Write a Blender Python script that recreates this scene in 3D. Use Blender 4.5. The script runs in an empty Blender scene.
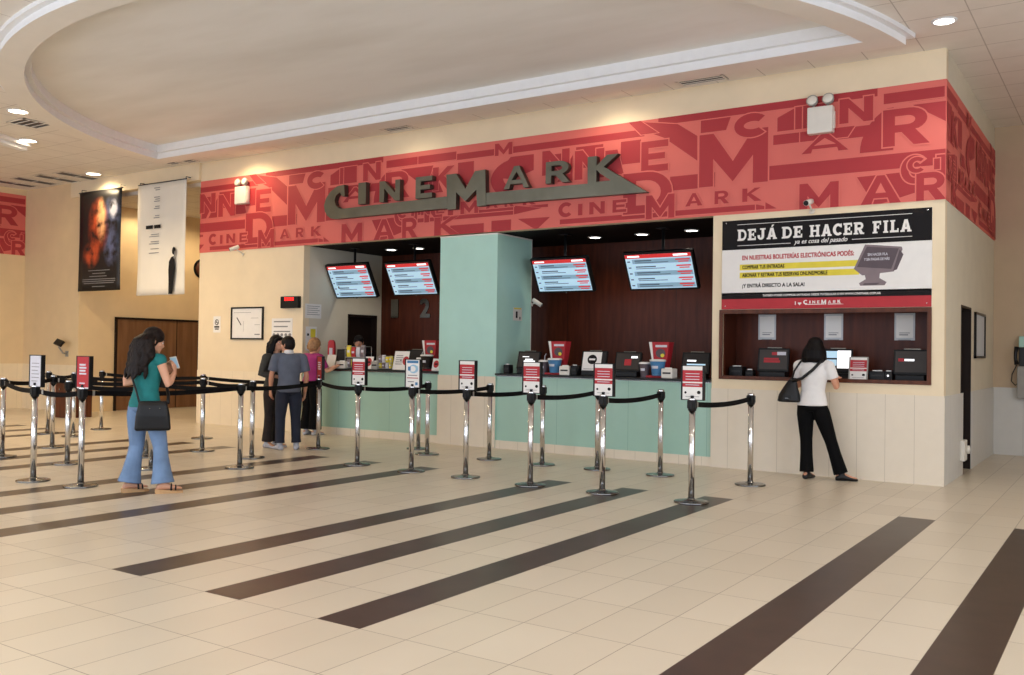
import bpy, bmesh, math, random
from mathutils import Vector, Matrix, Euler
from mathutils.geometry import tessellate_polygon
random.seed(7)
PI = math.pi
SC = bpy.context.scene
COL = SC.collection
V = Vector

def srgb(r, g, b):
    f = lambda c: (c / 255 / 12.92) if c / 255 <= .04045 else ((c / 255 + .055) / 1.055) ** 2.4
    return (f(r), f(g), f(b), 1)

# ------------------------------------------------------------------ materials
MATS = {}
def mat(name, col, rough=.6, metal=0, noise=.06, scale=9, bump=0, emit=None, estr=0, spec=.5, coat=0, trans=0):
    """principled surface with a gentle procedural colour variation"""
    if name in MATS: return MATS[name]
    m = bpy.data.materials.new(name); m.use_nodes = True
    nt = m.node_tree; bs = nt.nodes['Principled BSDF']
    bs.inputs['Roughness'].default_value = rough
    bs.inputs['Metallic'].default_value = metal
    bs.inputs['Specular IOR Level'].default_value = spec
    bs.inputs['Coat Weight'].default_value = coat
    bs.inputs['Transmission Weight'].default_value = trans
    bs.inputs['Base Color'].default_value = col
    tc = nt.nodes.new('ShaderNodeTexCoord')
    nz = nt.nodes.new('ShaderNodeTexNoise'); nz.inputs['Scale'].default_value = scale; nz.inputs['Detail'].default_value = 4
    nt.links.new(tc.outputs['Object'], nz.inputs['Vector'])
    if noise:
        rp = nt.nodes.new('ShaderNodeValToRGB')
        rp.color_ramp.elements[0].position = .3; rp.color_ramp.elements[1].position = .7
        rp.color_ramp.elements[0].color = tuple(c * (1 - noise) for c in col[:3]) + (1,)
        rp.color_ramp.elements[1].color = tuple(min(1, c * (1 + noise)) for c in col[:3]) + (1,)
        nt.links.new(nz.outputs['Fac'], rp.inputs['Fac'])
        nt.links.new(rp.outputs['Color'], bs.inputs['Base Color'])
    if bump:
        bp = nt.nodes.new('ShaderNodeBump'); bp.inputs['Strength'].default_value = bump; bp.inputs['Distance'].default_value = .01
        nt.links.new(nz.outputs['Fac'], bp.inputs['Height']); nt.links.new(bp.outputs['Normal'], bs.inputs['Normal'])
    if emit:
        bs.inputs['Emission Color'].default_value = emit
        bs.inputs['Emission Strength'].default_value = estr
    MATS[name] = m
    return m

def nmath(nt, op, a, b=None):
    n = nt.nodes.new('ShaderNodeMath'); n.operation = op
    for i, x in enumerate((a, b)):
        if x is None: continue
        if isinstance(x, (int, float)): n.inputs[i].default_value = x
        else: nt.links.new(x, n.inputs[i])
    return n.outputs[0]

def nmix(nt, fac, a, b):
    n = nt.nodes.new('ShaderNodeMix'); n.data_type = 'RGBA'
    if isinstance(fac, (int, float)): n.inputs[0].default_value = fac
    else: nt.links.new(fac, n.inputs[0])
    for i, x in ((6, a), (7, b)):
        if isinstance(x, tuple): n.inputs[i].default_value = x
        else: nt.links.new(x, n.inputs[i])
    return n.outputs[2]

def base_nodes(name, rough):
    m = bpy.data.materials.new(name); m.use_nodes = True
    nt = m.node_tree; bs = nt.nodes['Principled BSDF']; bs.inputs['Roughness'].default_value = rough
    tc = nt.nodes.new('ShaderNodeTexCoord'); sx = nt.nodes.new('ShaderNodeSeparateXYZ')
    nt.links.new(tc.outputs['Object'], sx.inputs[0])
    return m, nt, bs, tc, sx

TW, TL, Y0 = .3073, .595, -7.735
def floor_material():
    m, nt, bs, tc, sx = base_nodes('floor_tiles', .3)
    X, Y = sx.outputs[0], sx.outputs[1]
    u = nmath(nt, 'DIVIDE', nmath(nt, 'SUBTRACT', X, .006), TW)
    v = nmath(nt, 'DIVIDE', nmath(nt, 'SUBTRACT', Y, Y0), TL)
    iu, iv = nmath(nt, 'FLOOR', u), nmath(nt, 'FLOOR', v)
    fu, fv = nmath(nt, 'SUBTRACT', u, iu), nmath(nt, 'SUBTRACT', v, iv)
    # joints
    du = nmath(nt, 'MULTIPLY', nmath(nt, 'MINIMUM', fu, nmath(nt, 'SUBTRACT', 1, fu)), TW)
    dv = nmath(nt, 'MULTIPLY', nmath(nt, 'MINIMUM', fv, nmath(nt, 'SUBTRACT', 1, fv)), TL)
    joint = nmath(nt, 'LESS_THAN', nmath(nt, 'MINIMUM', du, dv), .0022)
    # brown bands: every third column, in threes, nine tiles long
    k12 = nmath(nt, 'FLOORED_MODULO', iu, 12)
    k3 = nmath(nt, 'FLOORED_MODULO', iu, 3)
    is3 = nmath(nt, 'LESS_THAN', k3, .5)
    notgap = nmath(nt, 'SUBTRACT', 1, nmath(nt, 'COMPARE', k12, 9))
    cmpn = [n for n in nt.nodes if n.type == 'MATH' and n.operation == 'COMPARE'][0]; cmpn.inputs[2].default_value = .4
    inv = nmath(nt, 'MULTIPLY', nmath(nt, 'GREATER_THAN', iv, -.5), nmath(nt, 'LESS_THAN', iv, 8.5))
    band = nmath(nt, 'MULTIPLY', nmath(nt, 'MULTIPLY', is3, notgap), inv)
    wn = nt.nodes.new('ShaderNodeTexWhiteNoise'); wn.noise_dimensions = '2D'
    cb = nt.nodes.new('ShaderNodeCombineXYZ'); nt.links.new(iu, cb.inputs[0]); nt.links.new(iv, cb.inputs[1])
    nt.links.new(cb.outputs[0], wn.inputs['Vector'])
    nz = nt.nodes.new('ShaderNodeTexNoise'); nz.inputs['Scale'].default_value = 1.6; nz.inputs['Detail'].default_value = 2
    nt.links.new(tc.outputs['Object'], nz.inputs['Vector'])
    mixv = nmath(nt, 'ADD', nmath(nt, 'MULTIPLY', wn.outputs['Value'], .55), nmath(nt, 'MULTIPLY', nz.outputs['Fac'], .45))
    cream = nmix(nt, mixv, srgb(198, 186, 166), srgb(213, 202, 183))
    nz2 = nt.nodes.new('ShaderNodeTexNoise'); nz2.inputs['Scale'].default_value = 5; nz2.inputs['Detail'].default_value = 8
    nt.links.new(tc.outputs['Object'], nz2.inputs['Vector'])
    brown = nmix(nt, nz2.outputs['Fac'], srgb(42, 31, 25), srgb(78, 61, 51))
    c = nmix(nt, band, cream, brown)
    jc = nmix(nt, band, srgb(132, 116, 96), srgb(60, 48, 41))
    c = nmix(nt, joint, c, jc)
    nt.links.new(c, bs.inputs['Base Color'])
    r = nmath(nt, 'ADD', .285, nmath(nt, 'MULTIPLY', nz.outputs['Fac'], .05)); bs.inputs['Specular IOR Level'].default_value = .38
    nt.links.new(r, bs.inputs['Roughness'])
    return m

def seam_material(name, col, joint_col, pitch, off=0, width=.0035, rough=.45, noise=.05, axis='xy'):
    """panels with vertical seams at a regular pitch"""
    m, nt, bs, tc, sx = base_nodes(name, rough)
    s = nmath(nt, 'ADD', sx.outputs[0], sx.outputs[1])
    u = nmath(nt, 'DIVIDE', nmath(nt, 'SUBTRACT', s, off), pitch)
    f = nmath(nt, 'FRACT', u)
    d = nmath(nt, 'MULTIPLY', nmath(nt, 'MINIMUM', f, nmath(nt, 'SUBTRACT', 1, f)), pitch)
    j = nmath(nt, 'LESS_THAN', d, width / 2)
    nz = nt.nodes.new('ShaderNodeTexNoise'); nz.inputs['Scale'].default_value = 7; nz.inputs['Detail'].default_value = 7
    nt.links.new(tc.outputs['Object'], nz.inputs['Vector'])
    a = tuple(c * (1 - noise) for c in col[:3]) + (1,); b = tuple(min(1, c * (1 + noise)) for c in col[:3]) + (1,)
    nt.links.new(nmix(nt, j, nmix(nt, nz.outputs['Fac'], a, b), joint_col), bs.inputs['Base Color'])
    return m

def ceiling_material():
    m, nt, bs, tc, sx = base_nodes('ceiling_tiles', .85)
    ds = []
    for k, (p, o) in enumerate(((.61, .38), (.61, .12))):
        f = nmath(nt, 'FRACT', nmath(nt, 'DIVIDE', nmath(nt, 'SUBTRACT', sx.outputs[k], o), p))
        ds.append(nmath(nt, 'MULTIPLY', nmath(nt, 'MINIMUM', f, nmath(nt, 'SUBTRACT', 1, f)), p))
    j = nmath(nt, 'LESS_THAN', nmath(nt, 'MINIMUM', ds[0], ds[1]), .006)
    nz = nt.nodes.new('ShaderNodeTexNoise'); nz.inputs['Scale'].default_value = 3; nz.inputs['Detail'].default_value = 6
    nt.links.new(tc.outputs['Object'], nz.inputs['Vector'])
    c = nmix(nt, nz.outputs['Fac'], srgb(222, 216, 206), srgb(238, 232, 224))
    nt.links.new(nmix(nt, j, c, srgb(190, 182, 172)), bs.inputs['Base Color'])
    return m

def wood_material(name, c0, c1, rough=.45, sx_=1, sz=.12, scale=14):
    m, nt, bs, tc, sx = base_nodes(name, rough)
    mp = nt.nodes.new('ShaderNodeMapping'); mp.inputs['Scale'].default_value = (sx_, sx_, sz)
    nt.links.new(tc.outputs['Object'], mp.inputs[0])
    nz = nt.nodes.new('ShaderNodeTexNoise'); nz.inputs['Scale'].default_value = scale; nz.inputs['Detail'].default_value = 8
    nt.links.new(mp.outputs[0], nz.inputs['Vector'])
    rp = nt.nodes.new('ShaderNodeValToRGB'); rp.color_ramp.elements[0].position = .3; rp.color_ramp.elements[1].position = .72
    rp.color_ramp.elements[0].color = c0; rp.color_ramp.elements[1].color = c1
    nt.links.new(nz.outputs['Fac'], rp.inputs['Fac']); nt.links.new(rp.outputs['Color'], bs.inputs['Base Color'])
    bs.inputs['Specular IOR Level'].default_value = .22
    return m

def plaster_material():
    """tray ceiling plaster with soft water stains"""
    m, nt, bs, tc, sx = base_nodes('tray_plaster', .85)
    mp = nt.nodes.new('ShaderNodeMapping'); mp.inputs['Scale'].default_value = (.25, .9, 1); mp.inputs['Rotation'].default_value = (0, 0, .5)
    nt.links.new(tc.outputs['Object'], mp.inputs[0])
    nz = nt.nodes.new('ShaderNodeTexNoise'); nz.inputs['Scale'].default_value = 1.3; nz.inputs['Detail'].default_value = 9
    nt.links.new(mp.outputs[0], nz.inputs['Vector'])
    rp = nt.nodes.new('ShaderNodeValToRGB'); rp.color_ramp.elements[0].position = .32; rp.color_ramp.elements[1].position = .6
    rp.color_ramp.elements[0].color = srgb(224, 222, 217); rp.color_ramp.elements[1].color = srgb(238, 237, 234)
    nt.links.new(nz.outputs['Fac'], rp.inputs['Fac']); nt.links.new(rp.outputs['Color'], bs.inputs['Base Color'])
    return m

def poster_material():
    """dark printed film banner: abstract orange and blue glow"""
    m, nt, bs, tc, sx = base_nodes('banner_print_dark', .5)
    X, Z = sx.outputs[0], sx.outputs[2]
    def blob(cx, cz, rx, rz):
        a = nmath(nt, 'DIVIDE', nmath(nt, 'SUBTRACT', X, cx), rx); b = nmath(nt, 'DIVIDE', nmath(nt, 'SUBTRACT', Z, cz), rz)
        d = nmath(nt, 'SQRT', nmath(nt, 'ADD', nmath(nt, 'MULTIPLY', a, a), nmath(nt, 'MULTIPLY', b, b)))
        return nmath(nt, 'MAXIMUM', nmath(nt, 'SUBTRACT', 1, d), 0)
    nz = nt.nodes.new('ShaderNodeTexNoise'); nz.inputs['Scale'].default_value = 4.5; nz.inputs['Detail'].default_value = 9
    nt.links.new(tc.outputs['Object'], nz.inputs['Vector'])
    k = nmath(nt, 'MULTIPLY', nmath(nt, 'MAXIMUM', nmath(nt, 'SUBTRACT', nz.outputs['Fac'], .36), 0), 6.5)
    org = nmath(nt, 'MINIMUM', nmath(nt, 'MULTIPLY', nmath(nt, 'ADD', blob(-.05, .3, .42, .62), blob(-.3, -.28, .34, .3)), k), 1)
    blu = nmath(nt, 'MINIMUM', nmath(nt, 'MULTIPLY', nmath(nt, 'ADD', blob(.42, .5, .36, .42), blob(.42, -.15, .32, .45)), k), 1)
    c = nmix(nt, blu, srgb(17, 15, 17), srgb(92, 104, 140))
    c = nmix(nt, org, c, srgb(190, 78, 40))
    hot = nmath(nt, 'MINIMUM', nmath(nt, 'MULTIPLY', blob(.06, .42, .2, .5), nmath(nt, 'MULTIPLY', k, 1.2)), 1)
    c = nmix(nt, hot, c, srgb(238, 184, 130))
    wht = nmath(nt, 'MINIMUM', nmath(nt, 'MULTIPLY', blob(.48, .62, .16, .22), nmath(nt, 'MULTIPLY', k, 1.6)), 1)
    c = nmix(nt, wht, c, srgb(206, 208, 222))
    nt.links.new(c, bs.inputs['Base Color'])
    return m

M = {}
def setup_materials():
    M['floor'] = floor_material(); M['ceil'] = ceiling_material(); M['plaster'] = plaster_material()
    M['cream'] = mat('cream_paint', srgb(230, 213, 182), .7, noise=.03, scale=3, bump=.04)
    M['tan'] = mat('tan_paint', srgb(222, 199, 160), .7, noise=.03, scale=3, bump=.04)  # cream paint with the left side's warm, weaker light mixed into its colour
    M['creamgrey'] = mat('pale_grey_paint', srgb(214, 206, 186), .7, noise=.03, scale=3, bump=.04)
    M['white'] = mat('white_moulding', srgb(232, 233, 234), .6, noise=.02)
    M['soffit'] = mat('soffit_paint', srgb(232, 226, 216), .8, noise=.03, scale=2)
    M['wains'] = seam_material('wainscot_tile', srgb(222, 211, 192), srgb(168, 156, 136), .3135, 0)
    M['wainsc'] = seam_material('wainscot_tile_cream', srgb(232, 217, 190), srgb(190, 176, 150), .3135, 0)
    M['wains2'] = seam_material('wainscot_tile_grey', srgb(206, 205, 200), srgb(150, 148, 142), .62, 1.0)
    M['teal'] = seam_material('teal_glass', srgb(158, 195, 180), srgb(124, 162, 148), 1.12, .21, .005, rough=.2, noise=.03)
    M['tealp'] = mat('teal_paint', srgb(174, 216, 204), .4, noise=.025, scale=4)
    M['black'] = mat('black_laminate', srgb(16, 14, 14), .3, spec=.3)
    M['blackp'] = mat('black_plastic', srgb(17, 17, 18), .42, spec=.25)
    M['blacksoft'] = mat('black_fabric', srgb(13, 12, 13), .8, bump=.3, scale=60, spec=.12)
    M['darkceil'] = mat('dark_ceiling', srgb(20, 16, 14), .7, spec=.15)
    M['wood'] = wood_material('dark_brown_veneer', srgb(64, 25, 13), srgb(88, 40, 22), .42)
    M['door'] = wood_material('brown_door_veneer', srgb(112, 80, 56), srgb(140, 104, 74), .5, scale=8)
    M['frame'] = wood_material('niche_wood_trim', srgb(70, 36, 22), srgb(98, 54, 34), .4)
    M['doorframe'] = mat('dark_door_trim', srgb(34, 24, 20), .5, spec=.2)
    M['red'] = mat('frieze_red', srgb(170, 46, 52), .65, noise=.04, scale=1.5)
    M['salmon'] = mat('frieze_salmon', srgb(218, 108, 98), .65, noise=.04, scale=1.5)
    M['metal'] = mat('brushed_sign_metal', srgb(120, 120, 108), .32, metal=1, noise=.12, scale=3)
    M['metalside'] = mat('sign_return', srgb(86, 84, 76), .45, metal=.8)
    M['chrome'] = mat('chrome', srgb(215, 215, 215), .12, metal=1, noise=0)
    M['steel'] = mat('steel_base', srgb(128, 128, 126), .22, metal=1, noise=.05)
    M['paper'] = mat('white_paper', srgb(232, 230, 226), .7, noise=.02)
    M['papergrey'] = mat('grey_paper', srgb(196, 200, 204), .7, noise=.03)
    M['ink'] = mat('dark_ink', srgb(24, 22, 24), .7, spec=.2)
    M['inkgrey'] = mat('grey_ink', srgb(130, 130, 132), .7)
    M['inkred'] = mat('red_ink', srgb(176, 36, 46), .6)
    M['inkyellow'] = mat('yellow_ink', srgb(226, 208, 62), .6)
    M['inkpale'] = mat('pale_ink', srgb(205, 205, 214), .6)
    M['inkblue'] = mat('blue_ink', srgb(64, 122, 168), .6)
    M['inkpaleblue'] = mat('pale_blue_ink', srgb(150, 190, 214), .6, noise=.02)
    M['inkpurple'] = mat('grey_purple_ink', srgb(126, 112, 116), .6)
    M['inkpurple2'] = mat('dark_purple_ink', srgb(86, 74, 80), .6)
    M['whiteplastic'] = mat('white_plastic', srgb(222, 218, 208), .4, noise=.03)
    M['greyplastic'] = mat('grey_plastic', srgb(150, 148, 142), .45)
    M['darkgrey'] = mat('dark_grey_plastic', srgb(38, 36, 36), .4, spec=.3)
    M['glass'] = mat('lamp_lens', srgb(225, 222, 210), .1, noise=0, coat=.6)
    E = lambda n, c, s: mat(n, c, .5, noise=0, emit=c, estr=s)
    M['lamp'] = E('lamp_diffuser', srgb(255, 238, 205), 14)
    M['lampcool'] = E('lamp_diffuser_cool', srgb(255, 246, 232), 9)
    M['scr_blue'] = E('screen_pale_blue', srgb(160, 190, 208), .75)
    M['scr_grey'] = E('screen_grey', srgb(120, 150, 168), .65)
    M['scr_dark'] = E('screen_dark_text', srgb(66, 82, 98), .6)
    M['scr_red'] = E('screen_red', srgb(176, 40, 42), .9)
    M['scr_white'] = E('screen_white', srgb(250, 250, 252), 1.1)
    M['led'] = E('led_red', srgb(255, 30, 30), 2.0)
    M['scr_dim'] = E('screen_dim_brown', srgb(40, 33, 29), .2)

# ------------------------------------------------------------------ mesh builder
class MB:
    def __init__(s, *mats):
        s.bm = bmesh.new(); s.mats = list(mats); s.mi = 0
    def use(s, m):
        if m not in s.mats: s.mats.append(m)
        s.mi = s.mats.index(m); return s
    def _face(s, vs, smooth=False):
        try:
            f = s.bm.faces.new(vs); f.material_index = s.mi; f.smooth = smooth; return f
        except ValueError: return None
    def box(s, x0, x1, y0, y1, z0, z1, bevel=0, mx=None):
        P = [(x0, y0, z0), (x1, y0, z0), (x1, y1, z0), (x0, y1, z0), (x0, y0, z1), (x1, y0, z1), (x1, y1, z1), (x0, y1, z1)]
        vs = [s.bm.verts.new(mx @ V(p) if mx else p) for p in P]
        fs = [s._face([vs[i] for i in q]) for q in ((3, 2, 1, 0), (4, 5, 6, 7), (0, 1, 5, 4), (1, 2, 6, 5), (2, 3, 7, 6), (3, 0, 4, 7))]
        if bevel:
            es = list({e for f in fs for e in f.edges})
            r = bmesh.ops.bevel(s.bm, geom=es, offset=bevel, segments=2, affect='EDGES', profile=.6, material=-1)
        return s
    def loft(s, rings, caps=True, smooth=True):
        R = [[s.bm.verts.new(p) for p in r] for r in rings]
        n = len(R[0])
        for a, b in zip(R, R[1:]):
            for i in range(n): s._face([a[i], a[(i + 1) % n], b[(i + 1) % n], b[i]], smooth)
        if caps:
            s._face(list(reversed(R[0]))); s._face(R[-1])
        return s
    def tube(s, pts, rad, seg=10, caps=True, flat=None, up=None):
        """round (or flattened: flat=(k along side, k along up)) tube through pts; rad a number or list"""
        pts = [V(p) for p in pts]; n = len(pts)
        rad = rad if isinstance(rad, (list, tuple)) else [rad] * n
        rings = []; side = None
        for i, p in enumerate(pts):
            t = (pts[min(i + 1, n - 1)] - pts[max(i - 1, 0)]).normalized()
            if side is None:
                ref = V(up) if up else (V((0, 0, 1)) if abs(t.z) < .9 else V((0, 1, 0)))
                side = t.cross(ref).normalized()
            side = (side - t * side.dot(t)).normalized(); u = side.cross(t).normalized()
            r = rad[i]; ra, rb = (r if isinstance(r, tuple) else (r, r))
            if flat: ra, rb = ra * flat[0], rb * flat[1]
            rings.append([p + side * ra * math.cos(2 * PI * k / seg) + u * rb * math.sin(2 * PI * k / seg) for k in range(seg)])
        return s.loft(rings, caps)
    def lathe(s, prof, c=(0, 0, 0), seg=24, axis=None):
        """profile [(r,z)] turned about a vertical axis through c (or mx axis matrix)"""
        c = V(c); rings = []
        for r, z in prof:
            ring = [V((r * math.cos(2 * PI * k / seg), r * math.sin(2 * PI * k / seg), z)) for k in range(seg)]
            rings.append([(axis @ q if axis else q) + c for q in ring])
        return s.loft(rings)
    def ball(s, c, r, seg=12, rings=8, mx=None):
        rx, ry, rz = r if isinstance(r, tuple) else (r, r, r); c = V(c); R = []
        for i in range(rings + 1):
            a = -PI / 2 + PI * i / rings; k = max(math.cos(a), .02)
            ring = [V((rx * k * math.cos(2 * PI * j / seg), ry * k * math.sin(2 * PI * j / seg), rz * math.sin(a))) for j in range(seg)]
            R.append([(mx @ q if mx else q) + c for q in ring])
        return s.loft(R)
    def poly(s, outer, o, ux, uy, holes=(), depth=0, side_mat=None):
        """flat polygon (2-D points) placed at o with axes ux, uy; depth extrudes along -(ux x uy) side"""
        o, ux, uy = V(o), V(ux), V(uy); nrm = ux.cross(uy).normalized()
        loops = [list(outer)] + [list(h) for h in holes]
        tris = tessellate_polygon([[V((p[0], p[1], 0)) for p in l] for l in loops])
        flat = [p for l in loops for p in l]
        P3 = [o + ux * p[0] + uy * p[1] for p in flat]
        fv = [s.bm.verts.new(p) for p in P3]
        def tri(vs, want):
            a, b, c = vs
            if (b.co - a.co).cross(c.co - a.co).dot(want) < 0: vs = [a, c, b]
            s._face(list(vs))
        for t in tris: tri([fv[i] for i in t], nrm)
        if depth:
            keep = s.mi
            bv = [s.bm.verts.new(p - nrm * depth) for p in P3]
            if side_mat: s.use(side_mat)
            for t in tris: tri([bv[i] for i in t], -nrm)
            i0 = 0
            for l in loops:
                n = len(l)
                for i in range(n): s._face([fv[i0 + i], bv[i0 + i], bv[i0 + (i + 1) % n], fv[i0 + (i + 1) % n]])
                i0 += n
            s.mi = keep
        return s
    def rect(s, x0, x1, y0, y1, o=(0, 0, 0), ux=(1, 0, 0), uy=(0, 0, 1)):
        return s.poly([(x0, y0), (x1, y0), (x1, y1), (x0, y1)], o, ux, uy)
    def text(s, body, x0, x1, y0, y1, o=(0, 0, 0), ux=(1, 0, 0), uy=(0, 0, 1), bold=0, shear=0):
        """lettering fitted into the rectangle x0..x1, y0..y1 of the plane o, ux, uy"""
        cu = bpy.data.curves.new('t', 'FONT'); cu.body = body; cu.size = 1; cu.shear = shear; cu.resolution_u = 3
        ob = bpy.data.objects.new('t', cu); COL.objects.link(ob)
        dg = bpy.context.evaluated_depsgraph_get(); me = ob.evaluated_get(dg).to_mesh()
        xs = [v.co.x for v in me.vertices]; ys = [v.co.y for v in me.vertices]
        o, ux, uy = V(o), V(ux), V(uy)
        ax, bx, ay, by = min(xs), max(xs), min(ys), max(ys)
        nrm = ux.cross(uy)
        kx, ky = bold * (x1 - x0) / (bx - ax), bold * (y1 - y0) / (by - ay)
        for n, (dx, dy) in enumerate(((0, 0),) if not bold else ((-1, -1), (1, 1), (-1, 1), (1, -1), (0, 0))):
            oo = o + nrm * .00008 * n
            vs = [s.bm.verts.new(oo + ux * (x0 + (v.co.x - ax) / (bx - ax) * (x1 - x0) + dx * kx) + uy * (y0 + (v.co.y - ay) / (by - ay) * (y1 - y0) + dy * ky)) for v in me.vertices]
            for p in me.polygons:
                q = [vs[i] for i in p.vertices]
                if (q[1].co - q[0].co).cross(q[2].co - q[0].co).dot(nrm) < 0: q.reverse()
                s._face(q)
        ob.evaluated_get(dg).to_mesh_clear(); bpy.data.objects.remove(ob); bpy.data.curves.remove(cu)
        return s
    def bisect(s, co, no):
        bmesh.ops.bisect_plane(s.bm, geom=s.bm.verts[:] + s.bm.edges[:] + s.bm.faces[:], plane_co=co, plane_no=no, clear_outer=True)
        return s
    def mesh(s, name):
        me = bpy.data.meshes.new(name); s.bm.normal_update(); s.bm.to_mesh(me); s.bm.free()
        for m in s.mats: me.materials.append(m)
        return me
    def build(s, name, parent=None, loc=None, rot=None, **props):
        ob = bpy.data.objects.new(name, s.mesh(name)); COL.objects.link(ob)
        if parent: ob.parent = parent
        if loc is not None: ob.location = loc
        if rot is not None: ob.rotation_euler = rot
        for k, v in props.items(): ob[k] = v
        return ob

def thing(name, label, cat, loc=(0, 0, 0), rz=0, group=None):
    o = bpy.data.objects.new(name, None); COL.objects.link(o)
    o.empty_display_size = .1
    o.location = loc; o.rotation_euler = (0, 0, rz); o['label'] = label; o['category'] = cat
    if group: o['group'] = group
    return o
def struct(mb, name, label=None, parent=None):
    o = mb.build(name, parent)
    if not parent:
        o['kind'] = 'structure'
        if label: o['label'] = label
    return o
def copy_tree(o, parent=None):
    c = o.copy(); COL.objects.link(c); c.parent = parent
    if parent: c.matrix_parent_inverse = o.matrix_parent_inverse.copy()
    for ch in o.children: copy_tree(ch, c)
    return c

# ------------------------------------------------------------------ block capitals
def arc(cx, cy, rx, ry, a0, a1, n=14):
    return [(cx + rx * math.cos(math.radians(a0 + (a1 - a0) * i / n)), cy + ry * math.sin(math.radians(a0 + (a1 - a0) * i / n))) for i in range(n + 1)]
def glyph(ch, w=.8, t=.22):
    """outline and holes of a heavy capital, height 1, width w, stem t"""
    if ch == 'I': return [(0, 0), (t * 1.1, 0), (t * 1.1, 1), (0, 1)], []
    if ch == 'N': return [(0, 0), (t, 0), (t, .62), (w - t, 0), (w, 0), (w, 1), (w - t, 1), (w - t, .38), (t, 1), (0, 1)], []
    if ch == 'E': return [(0, 0), (w, 0), (w, .22), (t, .22), (t, .4), (w * .88, .4), (w * .88, .6), (t, .6), (t, .78), (w, .78), (w, 1), (0, 1)], []
    if ch == 'M': return [(0, 0), (t, 0), (t, .52), (w / 2, .06), (w - t, .52), (w - t, 0), (w, 0), (w, 1), (w - t, 1), (w / 2, .44), (t, 1), (0, 1)], []
    if ch == 'A':
        a = .13
        return [(0, 0), (t, 0), (t + .07, .2), (w - t - .07, .2), (w - t, 0), (w, 0), (w / 2 + a, 1), (w / 2 - a, 1)], [[(t + .13, .38), (w - t - .13, .38), (w / 2, .74)]]
    if ch == 'R':
        out = [(0, 0), (t, 0), (t, .36), (w * .42, .36), (w - t * 1.15, 0), (w + .04, 0), (w * .72, .42)] + arc(w * .58, .69, w * .4, .31, -58, 90, 10) + [(0, 1)]
        return out, [[(t, .56), (w * .55, .56)] + arc(w * .55, .68, w * .17, .12, -90, 90, 8)[1:-1] + [(w * .55, .8), (t, .8)]]
    if ch == 'K': return [(0, 0), (t, 0), (t, .38), (t + .06, .44), (w - t * 1.2, 0), (w + .08, 0), (t + .3, .6), (w, 1), (w - t * 1.2, 1), (t, .62), (t, 1), (0, 1)], []
    if ch == 'C':
        return arc(w * .55, .5, w * .55, .5, 42, 318, 22) + arc(w * .58, .5, w * .55 - t, .5 - t * .9, 312, 48, 18), []
    if ch == 'L': return [(0, 0), (w * .8, 0), (w * .8, .22), (t, .22), (t, 1), (0, 1)], []
    if ch == 'T': return [(w / 2 - t / 2, 0), (w / 2 + t / 2, 0), (w / 2 + t / 2, .78), (w, .78), (w, 1), (0, 1), (0, .78), (w / 2 - t / 2, .78)], []
    if ch == 'D':
        return [(0, 0), (w * .5, 0)] + arc(w * .5, .5, w * .5, .5, -90, 90, 14)[1:-1] + [(w * .5, 1), (0, 1)], [[(t, .2), (w * .48, .2)] + arc(w * .48, .5, w * .3, .3, -90, 90, 10)[1:-1] + [(w * .48, .8), (t, .8)]]

def grow(poly, d):
    """offset a simple polygon outwards by d (mitred, limited)"""
    n = len(poly); area = sum(poly[i][0] * poly[(i + 1) % n][1] - poly[(i + 1) % n][0] * poly[i][1] for i in range(n))
    sg = 1 if area > 0 else -1; out = []
    for i in range(n):
        p, q, r = V(poly[i - 1]), V(poly[i]), V(poly[(i + 1) % n])
        a = (q - p); b = (r - q)
        if a.length < 1e-7 or b.length < 1e-7: out.append(tuple(q)); continue
        a.normalize(); b.normalize()
        na, nb = V((a.y, -a.x)) * sg, V((b.y, -b.x)) * sg
        m = na + nb
        if m.length < .2: m = na
        m.normalize(); k = min(1 / max(m.dot(na), .35), 2.2)
        out.append(tuple(q + m * d * k))
    return out
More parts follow.
